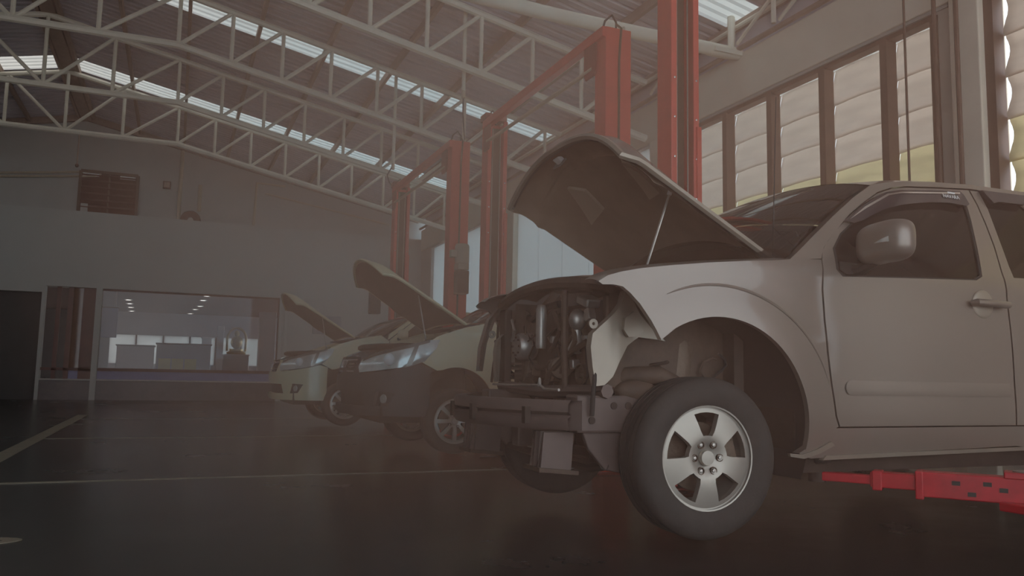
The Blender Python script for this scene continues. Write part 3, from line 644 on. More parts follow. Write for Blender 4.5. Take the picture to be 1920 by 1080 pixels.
# windscreen, cowl, dashboard
pb = S(1482, 487)
def fscreen(u, v):
    s = 2*u-1; b = 1-s*s; h = froof(u, 0)
    X0, Z0 = pb[0]-.02, pb[1]+.0; y0 = fside(X0, Z0)+.02
    B = (X0-.30*b, YC+s*(YC-y0), Z0+.03*b); T = h
    bul = .035*math.sin(math.pi*v)
    return (B[0]*(1-v)+T[0]*v-bul*.6, B[1]*(1-v)+(YC+(T[1]-YC)*.985)*v, B[2]*(1-v)+T[2]*v+bul)
MB().grid(fscreen, 20, 10).build('windscreen', 'screen_glass', pk)
def fcowl(u, v): B = fscreen(u, 0); return (B[0]-.16*v+.02, B[1], B[2]-.02-.05*v)
MB().grid(fcowl, 16, 3).build('cowl', 'black_plastic', pk)
def fdash(u, v): B = fscreen(u, .02+.0*v); return (B[0]+.02+.55*v, YC+(B[1]-YC)*.97, B[2]-.03-.06*math.sin(v*3)-.25*v*v)
MB().grid(fdash, 16, 6).build('dashboard', 'grime_dark', pk)
for y in (YC-.38, YC+.38):
    MB().ball((4.35, y, 1.32), (.13, .24, .36), 14, 10, .7).build('seat_back', 'black_plastic', pk); MB().ball((4.42, y, 1.72), (.06, .12, .09), 12, 8, .7).build('headrest', 'black_plastic', pk)
MB().tube([(3.62+.08*math.sin(a), YC-.38+.19*math.cos(a), 1.42+.17*math.sin(a)) for a in [i*math.pi/10 for i in range(20)]], .015, 6, closed=True).build('steering_wheel', 'black_plastic', pk)
MB().bounds(2.95, xr-.05, YS+.12, 2*YC-YS-.12, .55, 1.0).build('cabin_floor', 'grime_dark', pk, smooth=False)
MB().prism([(YS+.06, .6), (2*YC-YS-.06, .6), (2*YC-YS-.06, 1.4), (2*YC-YS-.24, zr_), (YS+.24, zr_), (YS+.06, 1.4)], lambda u, v, d: (xr-.02+d, u, v), .04).build('cab_back', 'silver_paint', pk, smooth=False)
# sill
sill_o = [S(1498, 850), (g1[-1][0]-.03, g1[-1][1]-.008), (xr-.25, g1[-1][1]-.006), (xr-.25, .47)]+SS([(1905, 836), (1700, 847), (1580, 856), (1545, 858), (1520, 860)])
side_part('sill', sill_o, 'silver_paint', sp=.03, off=.05)
side_part('sill_edge', [(g1[-1][0]-.08, .475), (xr-.25, .50), (xr-.25, .48), (g1[-1][0]-.10, .452)], 'silver_inner', d=-.012, sp=.05, off=.03)
lip_ = SS([(1478, 850), (1502, 852), (1530, 842), (1556, 828), (1562, 835), (1535, 850), (1505, 860), (1480, 856)])
side_part('jacking_flange', lip_, 'silver_inner', d=-.012, sp=.02, off=.02)
MB().bounds(2.95, xr+.3, YS+.12, 2*YC-YS-.12, .38, .56).build('underbody', 'grime_dark', pk, smooth=False)
for y in (YS+.42, 2*YC-YS-.42): MB().bounds(1.95, 6.45, y-.05, y+.05, .42, .58).build('chassis_rail', 'beam_metal', pk, smooth=False, bevel=.01)
# door pressing, handle, badge strip
x0, z0 = S(1587, 727); z1 = S(1587, 713)[1]; hh_ = z1-z0
mold = [(x0+.03, z0-hh_)]+[(g2[-3][0]-.02, z0-hh_*1.0), (g2[-3][0]-.02, z0+hh_)]+[(x0+.03, z0+hh_)]+arc(x0+.03, z0, hh_, 90, 270, 8)[1:-1]
side_part('door_pressing', mold, 'silver_paint', d=-.0, sp=.012, off=None, f=lambda u, v: fside(u, v)-.001-.006*max(0, 1-abs((v-z0+hh_*.35)/hh_/1.35)**2))
hx, hz = S(1847, 570)
for s, nm in ((1, 0), (-1, 1)):
    Yh = lambda y: y if s == 1 else 2*YC-y
    b = fside(hx, hz)
    MB().ball((hx-.02, Yh(b-.001), hz-.005), (.085, .012, .085), 18, 8).build('handle_recess', 'silver_inner', pk)
    o = MB().tube([(hx-.125, Yh(b-.015), hz-.002), (hx-.12, Yh(b-.045), hz), (hx, Yh(b-.055), hz), (hx+.13, Yh(b-.045), hz-.002), (hx+.135, Yh(b-.015), hz-.004)], [.016, .021, .022, .021, .016], 10).build('door_handle', 'silver_paint', pk)
# rain visors
vis = SS([(1588, 414), (1602, 400), (1619, 386), (1640, 371), (1662, 360), (1690, 356), (1730, 356), (1800, 358), (1808, 366), (1818, 383), (1813, 386), (1780, 380), (1745, 379), (1715, 381), (1690, 384), (1662, 391), (1640, 401), (1618, 413), (1602, 418)], -.03)
v0 = side_part('rain_visor', vis, 'visor', d=-.03, sp=.03, off=.03)
vl = SS([(1592, 412), (1622, 387), (1664, 363), (1690, 359.5), (1800, 361), (1800, 363.5), (1692, 362), (1667, 366), (1625, 390)], -.033)
side_part('visor_trim', vl, 'chrome', d=-.034, sp=.03, off=None, both=False)
bd = S(1783, 369, -.035)
tx = bpy.data.curves.new('badge', 'FONT'); tx.body = 'NAVARA'; tx.size = .034; tx.align_x = 'CENTER'; tx.align_y = 'CENTER'; tx.extrude = .001
to = bpy.data.objects.new('badge', tx); COL.objects.link(to); dg = bpy.context.evaluated_depsgraph_get(); me = bpy.data.meshes.new_from_object(to.evaluated_get(dg)); bpy.data.objects.remove(to)
me.materials.append(M['label_white']); me.transform(Matrix.Translation((bd[0], fside(*bd)-.037, bd[1])) @ Matrix.Rotation(math.radians(90-20), 4, 'X')); o = bpy.data.objects.new('badge_lettering', me); COL.objects.link(o); o.parent = v0
MB().bounds(bd[0]-.03, bd[0]+.03, fside(*bd)-.038, fside(*bd)-.036, bd[1]+.018, bd[1]+.028).build('badge_mark', 'label_white', v0, smooth=False)
rv = [(rw0[0][0]-.005, rw0[0][1]+.012), (xr-.1, rw0[0][1]+.02), (xr-.12, rw0[0][1]-.05), (rw0[0][0]+.1, rw0[0][1]-.055), (rw0[0][0]+.05, rw0[0][1]-.07)]
side_part('rain_visor', rv, 'visor', d=-.03, sp=.04, off=.03)
# door mirrors
mc = on_y(1662, 452, 2.99)
for s in (1, -1):
    Ym = lambda y: y if s == 1 else 2*YC-y
    def fm(u, v):
        a, b = 2*math.pi*u, math.pi*(v-.5); e = lambda x, p: math.copysign(abs(x)**p, x)
        x = .10*e(math.cos(b), .7)*e(math.cos(a), .8); y = .165*e(math.cos(b), .6)*e(math.sin(a), .6); z = .105*e(math.sin(b), .65)
        if x > 0: x *= .35
        z += .02*(-y/.145)*.3; 
        return (mc.x+.03+x, Ym(mc.y+.02+y), mc.z+z-.008*(z < 0)*abs(y)/.14)
    sh = MB().grid(fm, 28, 18).build('mirror_shell', 'silver_paint', pk)
    def fl(u, v):
        a = math.pi*(1.0+.5*u) ; y = -.14+.13*u; 
        th = 2*math.pi*.5
        z = -.005+.035*v*(1-u**1.5)-.012
        return (mc.x+.03-.103*math.sqrt(max(0, 1-(abs(y)/.15)**3))-.003, Ym(mc.y+.02+y), mc.z+z)
    MB().grid(fl, 12, 4).build('turn_signal', 'lamp_lens', sh)
    MB().tube([(mc.x+.01, Ym(mc.y+.08), mc.z-.09), (mc.x+.02, Ym(YS-.02), mc.z-.12), (mc.x-.02, Ym(YS+.05), mc.z-.125)], [.028, .032, .03], 8).build('mirror_arm', 'black_plastic', pk)
    pq = SS([(1572, 490), (1605, 494), (1608, 514), (1585, 514), (1574, 506)])
    mb = panel(pq, lambda u, v: (u, fside(u, v)-.006, v), .03, (), (0, .02, 0)); (mb if s == 1 else mb.mirror(YC)).build('mirror_base', 'black_plastic', pk)
# antenna on the far front pillar
an = on_y(1452, 480, 4.0)
ab = on_y(1449, 487, 3.48); at_ = on_y(1455, 182, 3.48)
MB().tube([ab, ab+(at_-ab)*.5, at_], [.0035, .003, .002], 5).build('antenna', 'black_plastic', pk); MB().ball(ab, (.02, .02, .02), 8, 6).build('antenna_base', 'black_plastic', pk)
# bed
def bedp(x0, x1): return [(x0, .62), (x0, 1.42), (x1, 1.42), (x1, .62)]
xb = 6.42
bed_o = [(xr+.02, 1.44), (xr+.02, 1.0)]+[p for p in arc(RWX, AZ, .5, 150, 0, 20) if p[0] > xr+.02]+[(RWX+.5, .60), (xb, .62), (xb, 1.44)]
side_part('bed_side', bed_o, 'silver_paint', sp=.06)
MB().bounds(xb-.03, xb+.02, YS+.05, 2*YC-YS-.05, .75, 1.43).build('tailgate', 'silver_paint', pk, smooth=False, bevel=.02)
MB().bounds(xr+.05, xb, YS+.08, 2*YC-YS-.08, .95, 1.0).build('bed_floor', 'grime', pk, smooth=False)
MB().bounds(xb, xb+.1, YS+.05, 2*YC-YS-.05, .55, .72).build('rear_bumper', 'chrome', pk, smooth=False, bevel=.02)
# ---- wheels
def wheel(name, parent, x, y, z, R, W, rimR, spokes, m_rim='alloy', steer=0, side=-1, lugs=6, kind='wide', par_world=True, n=48):
    """axis along Y; side = -1: outer face looks to -Y"""
    Rz = Matrix.Rotation(steer, 3, 'Z'); c = Vector((x, y, z))
    def tr(mb): mb.v = [tuple(c+Rz @ Vector(p)) for p in mb.v]; return mb
    s = side
    o = empty(name); o.parent = parent
    h = W/2
    prof = [(rimR, -h*.80), (rimR+.02, -h*.93), (R*.80, -h*1.0), (R*.90, -h*.97), (R*.965, -h*.86), (R*.992, -h*.70)]
    for k in (-.52, -.18, .18, .52): prof += [(R, h*(k-.13)), (R, h*(k-.03)), (R*.968, h*(k-.02)), (R*.968, h*(k+.02)), (R, h*(k+.03)), (R, h*(k+.13))]
    prof += [(R*.992, h*.70), (R*.965, h*.86), (R*.90, h*.97), (R*.80, h), (rimR+.02, h*.93), (rimR, h*.8)]
    ty = tr(MB().lathe(prof, (0, 0, 0), (0, 1, 0), n)).build('tyre', 'tyre', o)
    fy = s*h*.78                     # rim outer lip plane
    rim = tr(MB().lathe([(rimR*.985, fy+s*.004), (rimR*1.03, fy+s*.006), (rimR*1.03, fy-s*.01), (rimR*.95, fy-s*.012), (rimR*.93, fy-s*.05), (rimR*.88, fy-s*.16), (rimR*.86, -s*h*.7), (rimR*1.0, -s*h*.8)], (0, 0, 0), (0, 1, 0), n)).build('rim', m_rim, o)
    ro = rimR*.965
    # spoke disc with windows
    if kind == 'wide':
        nw = spokes; holes = []
        for i in range(nw):
            a = math.radians(90+i*360/nw); r0, r1 = rimR*.43, rimR*.88; w0, w1 = math.radians(16.5), math.radians(18.5)
            holes.append([(r0*math.cos(a+w0*t), r0*math.sin(a+w0*t)) for t in (-.8, -.35, .35, .8)]+[(rimR*.52*math.cos(a+w0), rimR*.52*math.sin(a+w0))]+[(r1*math.cos(a+w1*t), r1*math.sin(a+w1*t)) for t in (1, .5, 0, -.5, -1)]+[(rimR*.52*math.cos(a-w0), rimR*.52*math.sin(a-w0))])
    else:
        holes = []
        for i in range(spokes):
            a = math.radians(90+(i+.5)*360/spokes); r0, r1 = rimR*.30, rimR*.86; gw = math.pi/spokes
            holes.append([(r0*math.cos(a-gw*.35), r0*math.sin(a-gw*.35)), (r0*math.cos(a+gw*.35), r0*math.sin(a+gw*.35))]+[(r1*math.cos(a+gw*.72*t), r1*math.sin(a+gw*.72*t)) for t in (1, .4, -.4, -1)])
    def fd(u, v):
        r = math.hypot(u, v)/ro; dish = .012+.03*math.sin(math.pi*min(1, r))*.5-.018*(1-sm(r, .15, .42))
        return (u, fy-s*.012+s*(dish-.012), v)
    dm = panel(arc(0, 0, ro, 0, 352, 44), fd, .022, holes, (0, -s*.035, 0)); tr(dm).build('spoke_disc', m_rim, o)
    tr(MB().lathe([(0, fy+s*.004), (rimR*.14, fy+s*.002), (rimR*.155, fy-s*.008), (rimR*.155, fy-s*.02)], (0, 0, 0), (0, 1, 0), 20)).build('hub_cap', m_rim, o)
    for i in range(lugs):
        a = math.radians(90+30+i*360/lugs); p = (rimR*.285*math.cos(a), fy-s*.02, rimR*.285*math.sin(a))
        tr(MB().lathe([(rimR*.062, .008), (rimR*.062, .0185), (rimR*.075, .019), (rimR*.075, .006)], p, (0, s, 0), 10)).build('lug_seat', 'grime', rim)
        tr(MB().lathe([(0, .022), (rimR*.035, .02), (rimR*.042, .0)], p, (0, s, 0), 6)).build('lug_nut', 'steel', rim)
    tr(MB().lathe([(0, -s*.0), (rimR*.68, -s*.0), (rimR*.68, -s*.02), (0, -s*.02)], (0, fy-s*.1, 0), (0, 1, 0), 28)).build('brake_disc', 'cast_iron', o)
    a = math.radians(15); tr(MB().box((rimR*.6*math.cos(a), fy-s*.09, rimR*.6*math.sin(a)), (.09, .07, .16), mat3=Matrix.Rotation(-.25, 3, 'Y'))).build('brake_caliper', 'cast_iron', o)
    return o
wheel('front_wheel', pk, WX, 3.345, WZ, .383, .25, .245, 5, steer=math.radians(-3), side=-1)
wheel('front_wheel', pk, WX-.02, 2*YC-3.345, WZ, .383, .25, .245, 5, steer=math.radians(-3), side=1)
wheel('rear_wheel', pk, RWX, 3.345, WZ, .383, .25, .245, 5, side=-1); wheel('rear_wheel', pk, RWX, 2*YC-3.345, WZ, .383, .25, .245, 5, side=1)
# worn pale mark on the near front tyre
mk = MB()
def fmk(u, v):
    a = math.radians(128+24*u); r = .383*.968-.012*v-.001; return (WX+r*math.cos(a)*1.0, 3.345-.25/2*(.80+.12*v)-.006, WZ+r*math.sin(a))
# ---- wheel house: liner, strut tower, arms
def flin(u, v):
    a = math.radians(-25+200*u); return (AX+(AR+.02)*math.cos(a), YS+.03+.50*v, AZ+(AR+.02)*math.sin(a))
m_ = MB().grid(lambda u, v: flin(u*.62, v), 24, 3); m_.build('wheel_liner', 'black_plastic', pk); m_.mirror(YC).build('wheel_liner', 'black_plastic', pk)
wlp = arc(AX, AZ, AR+.02, -20, 92, 20)+[(AX, .55), (AX+.25, .40)]
mb = panel(wlp, lambda u, v: (u, YS+.52+.03*math.sin(u*9), v), .06, ()); mb.build('wheelhouse_panel', 'grime_dark', pk); mb.mirror(YC).build('wheelhouse_panel', 'grime_dark', pk)
for s in (1, -1):
    Y_ = lambda y: y if s == 1 else 2*YC-y
    MB().lathe([(.12, 0), (.12, .22), (.10, .30), (.05, .32)], (2.40, Y_(3.62), .80), (.1, 0, 1), 18).build('strut_tower', 'cast_iron', pk)
    MB().tube([(2.33, Y_(3.56), .42), (2.28, Y_(3.60), .98)], .035, 10).build('shock_absorber', 'grime', pk)
    hel = [(2.31-.03*i/60+.07*math.cos(i*.52), Y_(3.575+.07*math.sin(i*.52)), .56+.38*i/60) for i in range(61)]
    MB().tube(hel, .010, 6).build('coil_spring', 'grime_dark', pk)
    MB().tube([(2.02, Y_(3.66), .80), (2.10, Y_(3.55), .86), (2.24, Y_(3.48), .86), (2.38, Y_(3.46), .80)], [.035, .045, .05, .04], 10).build('upper_arm', 'grime', pk)
    MB().tube([(2.60, Y_(3.66), .80), (2.50, Y_(3.55), .83), (2.40, Y_(3.47), .80)], [.03, .04, .04], 10).build('upper_arm', 'grime', pk)
    MB().tube([(2.05, Y_(3.80), .46), (2.20, Y_(3.58), .40), (2.37, Y_(3.46), .38)], [.05, .055, .05], 10).build('lower_arm', 'beam_metal', pk)
    MB().tube([(2.75, Y_(3.80), .46), (2.60, Y_(3.58), .40), (2.39, Y_(3.46), .38)], [.05, .055, .05], 10).build('lower_arm', 'beam_metal', pk)
    MB().tube([(2.38, Y_(3.46), .38), (2.36, Y_(3.45), .55), (2.38, Y_(3.46), .82)], [.045, .06, .04], 10).build('steering_knuckle', 'cast_iron', pk)
    MB().tube([(2.12, Y_(3.9), .47), (2.14, Y_(3.6), .46), (2.2, Y_(3.47), .46)], .016, 8).build('tie_rod', 'steel', pk)
    MB().tube([(2.62+.05*math.sin(i*.9), Y_(3.50+.01*i%3*.01), .98-.028*i) for i in range(12)], .008, 6).build('abs_wire', 'black_rubber', pk)
    MB().tube([(2.55+.05*math.cos(i*1.1), Y_(3.49), .95-.02*i+.03*math.sin(i*1.1)) for i in range(12)], .007, 6).build('brake_hose', 'grime', pk)
    MB().ball((2.14, Y_(3.52), .78), (.13, .07, .06), 14, 8).build('bush', 'grime', pk)
    MB().lathe([(0, -.04), (.10, -.03), (.115, 0), (.10, .04), (0, .05)], (2.12, Y_(3.56), .70), (.2, 1, .2), 18).build('bump_stop', 'grime_dark', pk)
# ---- hood
hin = Vector((2.92, 0, 1.49)); tip_ = Vector((2.0, 0, 1.985)); HWD = .725
hd = (tip_-hin); hn = Vector((-hd.z, 0, hd.x)).normalized(); hn = hn if hn.z > 0 else -hn
def fhood(u, v, off=0., inset=0.):
    s = (2*u-1); b = 1-abs(s)**2.6
    base = hin+hd*v
    crown = (.07+.19*v)*b
    X = base.x; Z = base.z
    p = Vector((X, YC+s*(HWD-inset), Z))+hn*(crown+off)
    fwd = hd.normalized()
    p += fwd*(.10*b*sm(v, .6, 1))                       # nose bows forward at the middle
    drop = .085*sm(v, .86, 1)**2
    p -= hn*drop*(.4+.6*b)
    return p
hood = MB().grid(lambda u, v: fhood(u, v), 36, 26).build('hood_skin', 'silver_paint', pk)
def fund(u, v):
    s = 2*u-1
    rib = .012*sm(abs(s), .82, .9)-.02*(sm(abs(s), .9, 1))
    gro = -.015*(math.exp(-((v-.78-.1*(1-abs(s)))/.03)**2))
    tri = .02*(abs(abs(s)-.45) < .22 and .55 < v < .76 and (v-.55) > .5*abs(abs(s)-.45))
    return fhood(u, v, -.035+gro+rib+tri*.0, .02)
MB().grid(lambda u, v: fund(u, .02+.955*v), 44, 40).build('hood_inner_panel', 'under_hood', pk)
rimb = MB()
def hrim(t):                       # closed path round the hood edge
    if t < 1: return fhood(0, t)
    if t < 2: return fhood(t-1, 1)
    if t < 3: return fhood(1, 3-t)
    return fhood(4-t, 0)
pth = [hrim(i/24) for i in range(96)]
rimb.tube([Vector(p)-hn*.018 for p in pth], .019, 6, closed=True).build('hood_hem', 'silver_inner', pk)
for s in (-.47, .47):
    tri = [(s-.10, .60), (s+.16, .56), (s+.02, .80), (s-.12, .74)]
    mb = panel([((q[0]+1)/2, q[1]) for q in tri], lambda u, v: fhood(u, v, -.062, .02), .03, (), tuple(hn*.02)); mb.build('hood_pressing', 'under_hood_pale', pk)
rb = MB().grid(lambda u, v: fhood(.05+.9*u, .80+.035*v+.05*math.sin(math.pi*u), -.05+.012*math.sin(math.pi*v), .02), 30, 3).build('hood_rib', 'under_hood', pk)
MB().grid(lambda u, v: fhood(.06+.88*u, .12+.05*v+.03*math.sin(math.pi*u), -.05+.015*math.sin(math.pi*v), .02), 30, 3).build('hood_rib', 'silver_inner', pk)
lt = fhood(.62, .93, -.05); MB().box(lt, (.05, .07, .03), mat3=Matrix.Rotation(.6, 3, 'Y')).build('hood_latch', 'label_white', pk, smooth=False, bevel=.006)
MB().tube([lt+Vector((.02, -.05, 0)), lt+Vector((-.01, -.05, -.04)), lt+Vector((-.01, .05, -.04)), lt+Vector((.02, .05, 0))], .007, 6).build('striker', 'steel', pk)
r1 = on_y(1262, 342, 3.55); r0 = on_y(1212, 500, 3.62)
MB().tube([r0, r1], .007, 6).build('hood_prop', 'steel', pk); MB().tube([r1, r1+(r0-r1).normalized()*.07], .013, 8).build('prop_clip', 'label_white', pk)
for y in (YC-.60, YC+.60): MB().tube([(2.98, y, 1.42), (2.93, y, 1.47), (2.85, y, 1.53)], .016, 6).build('hood_hinge', 'steel', pk)
# ---- front structure without bumper and grille
bmp = MB()
def fbeam(u, v):
    y = YC-.68+1.36*u; s = (y-YC)/.72; x = 1.47+.33*s*s; a = v*2*math.pi
    sec = [(-.03, -.07), (-.045, -.05), (-.045, -.015), (-.025, 0), (-.045, .015), (-.045, .05), (-.03, .07), (.03, .07), (.03, -.07), (-.03, -.07)]
    k = v*(len(sec)-1); i = min(int(k), len(sec)-2); t = k-i
    return (x+sec[i][0]*(1-t)+sec[i+1][0]*t, y, .665+sec[i][1]*(1-t)+sec[i+1][1]*t)
MB().grid(fbeam, 20, 9).build('bumper_beam', 'beam_metal', pk)
for y in (YC-.5, YC-.15, YC+.2, YC+.5): MB().bounds(1.41+.33*((y-YC)/.72)**2, 1.44+.33*((y-YC)/.72)**2, y-.02, y+.02, .62, .70).build('beam_bracket', 'grime_dark', pk, smooth=False)
for s in (1, -1):
    Y_ = lambda y: y if s == 1 else 2*YC-y
    fn = lambda y0, y1: (min(Y_(y0), Y_(y1)), max(Y_(y0), Y_(y1)))
    ya, yb = fn(3.47, 3.60)
    MB().bounds(1.78, 2.25, ya, yb, .58, .76).build('frame_horn', 'beam_metal', pk, smooth=False, bevel=.012)
    for q in ((1.98, .71), (2.06, .71), (1.86, .64)): MB().lathe([(0, .003), (.018, .003), (.018, -.003)], (q[0], Y_(3.469), q[1]), (0, -s, 0), 12).build('frame_hole', 'grime_dark', pk)
    MB().prism([(1.86, .50), (1.95, .40), (2.06, .38), (2.16, .60), (1.82, .60)], lambda u, v, d: (u, Y_(3.50+d), v), .03).build('tow_bracket', 'beam_metal', pk, smooth=False, bevel=.006)
    # crushed aluminium crash box with fins
    for k in range(6): MB().prism([(1.64+.0*k, .40), (1.80, .38), (1.82, .58), (1.66, .58)], lambda u, v, d, k=k: (u+.012*math.sin(k*2+v*9), Y_(3.56+k*.03+d), v), .012).build('crash_fin', 'aluminium' if k == 2 else 'beam_metal', pk, smooth=False)
    MB().prism([(1.62, .395), (1.83, .375), (1.83, .395), (1.62, .415)], lambda u, v, d: (u, Y_(3.54+d), v), .2).build('crash_base', 'grime', pk, smooth=False)
    # silver inner wing (apron) and its raised plate
    ap = [on_y(x, y, 3.47) for x, y in ((1170, 545), (1185, 556), (1202, 588), (1226, 622), (1244, 640), (1225, 636), (1200, 632), (1176, 648), (1157, 678), (1143, 706), (1128, 722), (1114, 724), (1110, 690), (1108, 650), (1112, 625), (1124, 612), (1148, 588), (1164, 568))]
    mb = panel([(p.x, p.z) for p in ap], lambda u, v: (u, 3.455+.012*math.sin(v*7)-.015*math.sin(u*20), v), .022, (), (0, .05, 0)); (mb if s == 1 else mb.mirror(YC)).build('inner_wing', 'silver_inner', pk)
    rp = [on_y(x, y, 3.45) for x, y in ((1186, 584), (1196, 600), (1204, 622), (1190, 631), (1176, 632), (1167, 618), (1170, 596))]
    mb = panel([(p.x, p.z) for p in rp], lambda u, v: (u, 3.435, v), .03, (), (0, .025, 0)); (mb if s == 1 else mb.mirror(YC)).build('raised_plate', 'silver_inner', pk)
    tb_ = on_y(1112, 607, 3.45); MB().lathe([(.008, -.006), (.024, -.006), (.024, .006), (.008, .006)], (tb_.x, Y_(3.45), tb_.z), (0, 1, 0), 14, closed=True).build('mount_tab', 'silver_inner', pk)
    # headlamp panel edge on each side
    hp = [(1.80, .87), (1.83, .87), (1.86, 1.05), (1.93, 1.22), (2.02, 1.30), (1.97, 1.31), (1.87, 1.20), (1.81, 1.02)]
    mb = panel(hp, lambda u, v: (u, fside(u, v)+.03, v), .03, (), (0, .06, 0)); (mb.mirror(YC) if s == 1 else MB()).build('lamp_panel_edge', 'silver_paint', pk) if s == 1 else None
    MB().tube([(2.02, Y_(3.56), .60), (2.06, Y_(3.58), .90), (2.10, Y_(3.58), 1.2), (2.25, Y_(3.56), 1.36)], [.03, .035, .04, .04], 8).build('wing_rail', 'grime', pk)
# radiator support
def rs(u): s = 2*u-1; return (1.93-.05*(1-s*s), YC+s*.70, 1.29+.06*(1-s*s))
MB().tube([rs(i/16) for i in range(17)], .035, 8).build('upper_support', 'grime', pk)
MB().grid(lambda u, v: (rs(u)[0]+.02+.22*v, rs(u)[1], rs(u)[2]+.035+.015*math.sin(v*3)), 14, 3).build('support_cover', 'under_hood', pk)
MB().tube([(1.93, YC-.68, .78), (1.90, YC, .76), (1.93, YC+.68, .78)], .035, 8).build('lower_support', 'beam_metal', pk)
ys_ = on_x(1058, 620, 1.89).y; MB().tube([(1.90, ys_, .78), (1.89, ys_, 1.06), (1.89, ys_, 1.30)], .018, 8).build('centre_stay', 'grime', pk)
MB().bounds(1.98, 2.02, YC-.58, YC-.53, .78, 1.26).build('side_support', 'grime', pk, smooth=False, bevel=.01); MB().bounds(1.91, 1.96, YC+.60, YC+.70, .78, 1.26).build('side_support', 'grime_dark', pk, smooth=False, bevel=.01)
MB().bounds(2.68, 2.74, YS+.25, 2*YC-YS-.25, .55, 1.42).build('firewall', 'grime_dark', pk, smooth=False)
for s in (1, -1):
    y = YC-s*.60
    MB().grid(lambda u, v: (1.98+.72*u, y+.02*math.sin(u*8), .80+.50*v), 8, 6).build('bay_side', 'grime', pk)
# engine and ancillaries
MB().bounds(2.10, 2.66, YC-.22, YC+.22, .62, 1.10).build('engine_block', 'cast_iron', pk, smooth=False, bevel=.03)
MB().bounds(2.12, 2.64, YC-.16, YC+.16, 1.10, 1.24).build('cam_cover', 'grime', pk, smooth=False, bevel=.03)
for i in range(5): MB().bounds(2.14+i*.1, 2.17+i*.1, YC-.17, YC+.17, 1.24, 1.26).build('cover_rib', 'grime', pk, smooth=False)
MB().bounds(2.2, 2.6, YC-.2, YC+.2, .44, .62).build('oil_pan', 'grime', pk, smooth=False, bevel=.03)
def pulley(y, z, r, x=2.06, m_='cast_iron'): MB().lathe([(0, -.03), (r*.3, -.03), (r*.35, -.012), (r*.8, -.012), (r*.86, -.025), (r, -.025), (r*.94, 0), (r, .025), (0, .025)], (x, y, z), (1, 0, 0), 22).build('pulley', m_, pk)
PU = [(YC, .70, .10), (YC-.18, .86, .06), (YC+.19, .88, .065), (YC+.02, .94, .07), (YC-.17, 1.06, .05)]
for q in PU: pulley(*q)
MB().tube([(2.055, YC-.06, .62), (2.055, YC+.10, .66), (2.055, YC+.255, .88), (2.055, YC+.17, .95), (2.055, YC-.15, 1.115), (2.055, YC-.22, 1.05), (2.055, YC-.24, .86), (2.055, YC-.1, .66)], .010, 6, closed=True).build('drive_belt', 'black_rubber', pk)
p = on_x(1015, 612, 1.99); MB().lathe([(0, -.13), (.028, -.13), (.032, -.11), (.032, .10), (.024, .125), (0, .13)], p, (0, 0, 1), 16).build('receiver_drier', 'aluminium', pk)
p = on_x(1083, 600, 2.02); MB().ball(p, (.05, .045, .06), 14, 10).build('thermostat_housing', 'aluminium', pk)
p = on_x(1082, 640, 2.02); MB().tube([p+Vector((0, 0, .08)), p, p+Vector((0, .03, -.05))], [.02, .03, .04], 10).build('water_neck', 'aluminium', pk)
p = on_x(1105, 565, 2.05); MB().box(p, (.10, .13, .05), mat3=Matrix.Rotation(.3, 3, 'X')).build('connector_block', 'aluminium', pk, smooth=False, bevel=.012)
p = on_x(955, 560, 1.93); MB().box(p, (.03, .045, .06)).build('latch_bracket', 'silver_inner', pk, smooth=False, bevel=.008)
p = on_x(985, 650, 2.02); MB().lathe([(0, -.06), (.07, -.06), (.085, -.04), (.085, .04), (.07, .06), (0, .06)], p, (1, 0, 0), 20).build('alternator', 'aluminium', pk)
for k in range(8): MB().box(p+Vector((-.065, .055*math.cos(k*.785), .055*math.sin(k*.785))), (.01, .012, .012)).build('alternator_vent', 'grime_dark', pk, smooth=False)
p = on_x(960, 700, 1.98)
for k in range(4): MB().box(p+Vector((0, 0, .03*k-.03)), (.05, .20, .012)).build('cooler_fin', 'grime', pk, smooth=False)
p = on_x(1050, 690, 2.03); MB().lathe([(0, -.07), (.06, -.06), (.065, 0), (.06, .06), (0, .07)], p, (.3, 1, 0), 16).build('compressor', 'cast_iron', pk)
p = on_x(1150, 580, 2.2); MB().bounds(p.x-.12, p.x+.12, p.y-.12, p.y+.1, p.z-.16, p.z+.04).build('battery', 'black_plastic', pk, smooth=False, bevel=.012)
MB().bounds(2.25, 2.6, YC+.32, YC+.56, 1.0, 1.26).build('air_box', 'black_plastic', pk, smooth=False, bevel=.03)
# hoses and harness
def hose(px, r, m_, x=2.0, n=8): return MB().tube([on_x(a, b, x+dx_) for a, b, dx_ in px], r, n).build('hose', m_, pk)
hose([(1100, 640, .05), (1060, 668, 0), (1030, 700, 0), (1018, 735, 0)], .016, 'grime', 1.97)
hose([(1075, 600, .05), (1078, 640, 0), (1070, 660, 0)], .014, 'cast_iron', 1.98)
hose([(1062, 565, 0), (1064, 610, 0), (1060, 660, 0), (1050, 700, 0)], .008, 'grime', 1.95)
hose([(935, 600, .05), (932, 650, .05), (926, 680, .05), (922, 715, .1)], .010, 'grime', 1.92)
hose([(960, 600, 0), (965, 620, -.01), (960, 640, 0)], .010, 'aluminium', 1.95)
hose([(1112, 650, .0), (1117, 690, -.05), (1112, 740, -.08), (1110, 780, -.08)], .011, 'black_rubber', 1.93)
hose([(1040, 585, 0), (1050, 620, 0), (1038, 650, 0), (1030, 660, 0)], .013, 'grime_dark', 1.99)
hose([(925, 720, .0), (960, 722, -.06), (1010, 722, -.1), (1012, 710, -.1), (1013, 722, -.1), (1020, 729, -.1), (1048, 731, -.1)], .007, 'aluminium', 1.86)
hose([(980, 590, .06), (1000, 600, 0), (1030, 575, 0), (1050, 570, 0)], .022, 'black_rubber', 2.06)
hose([(930, 640, .05), (950, 690, 0), (1000, 745, 0)], .014, 'black_rubber', 2.02)
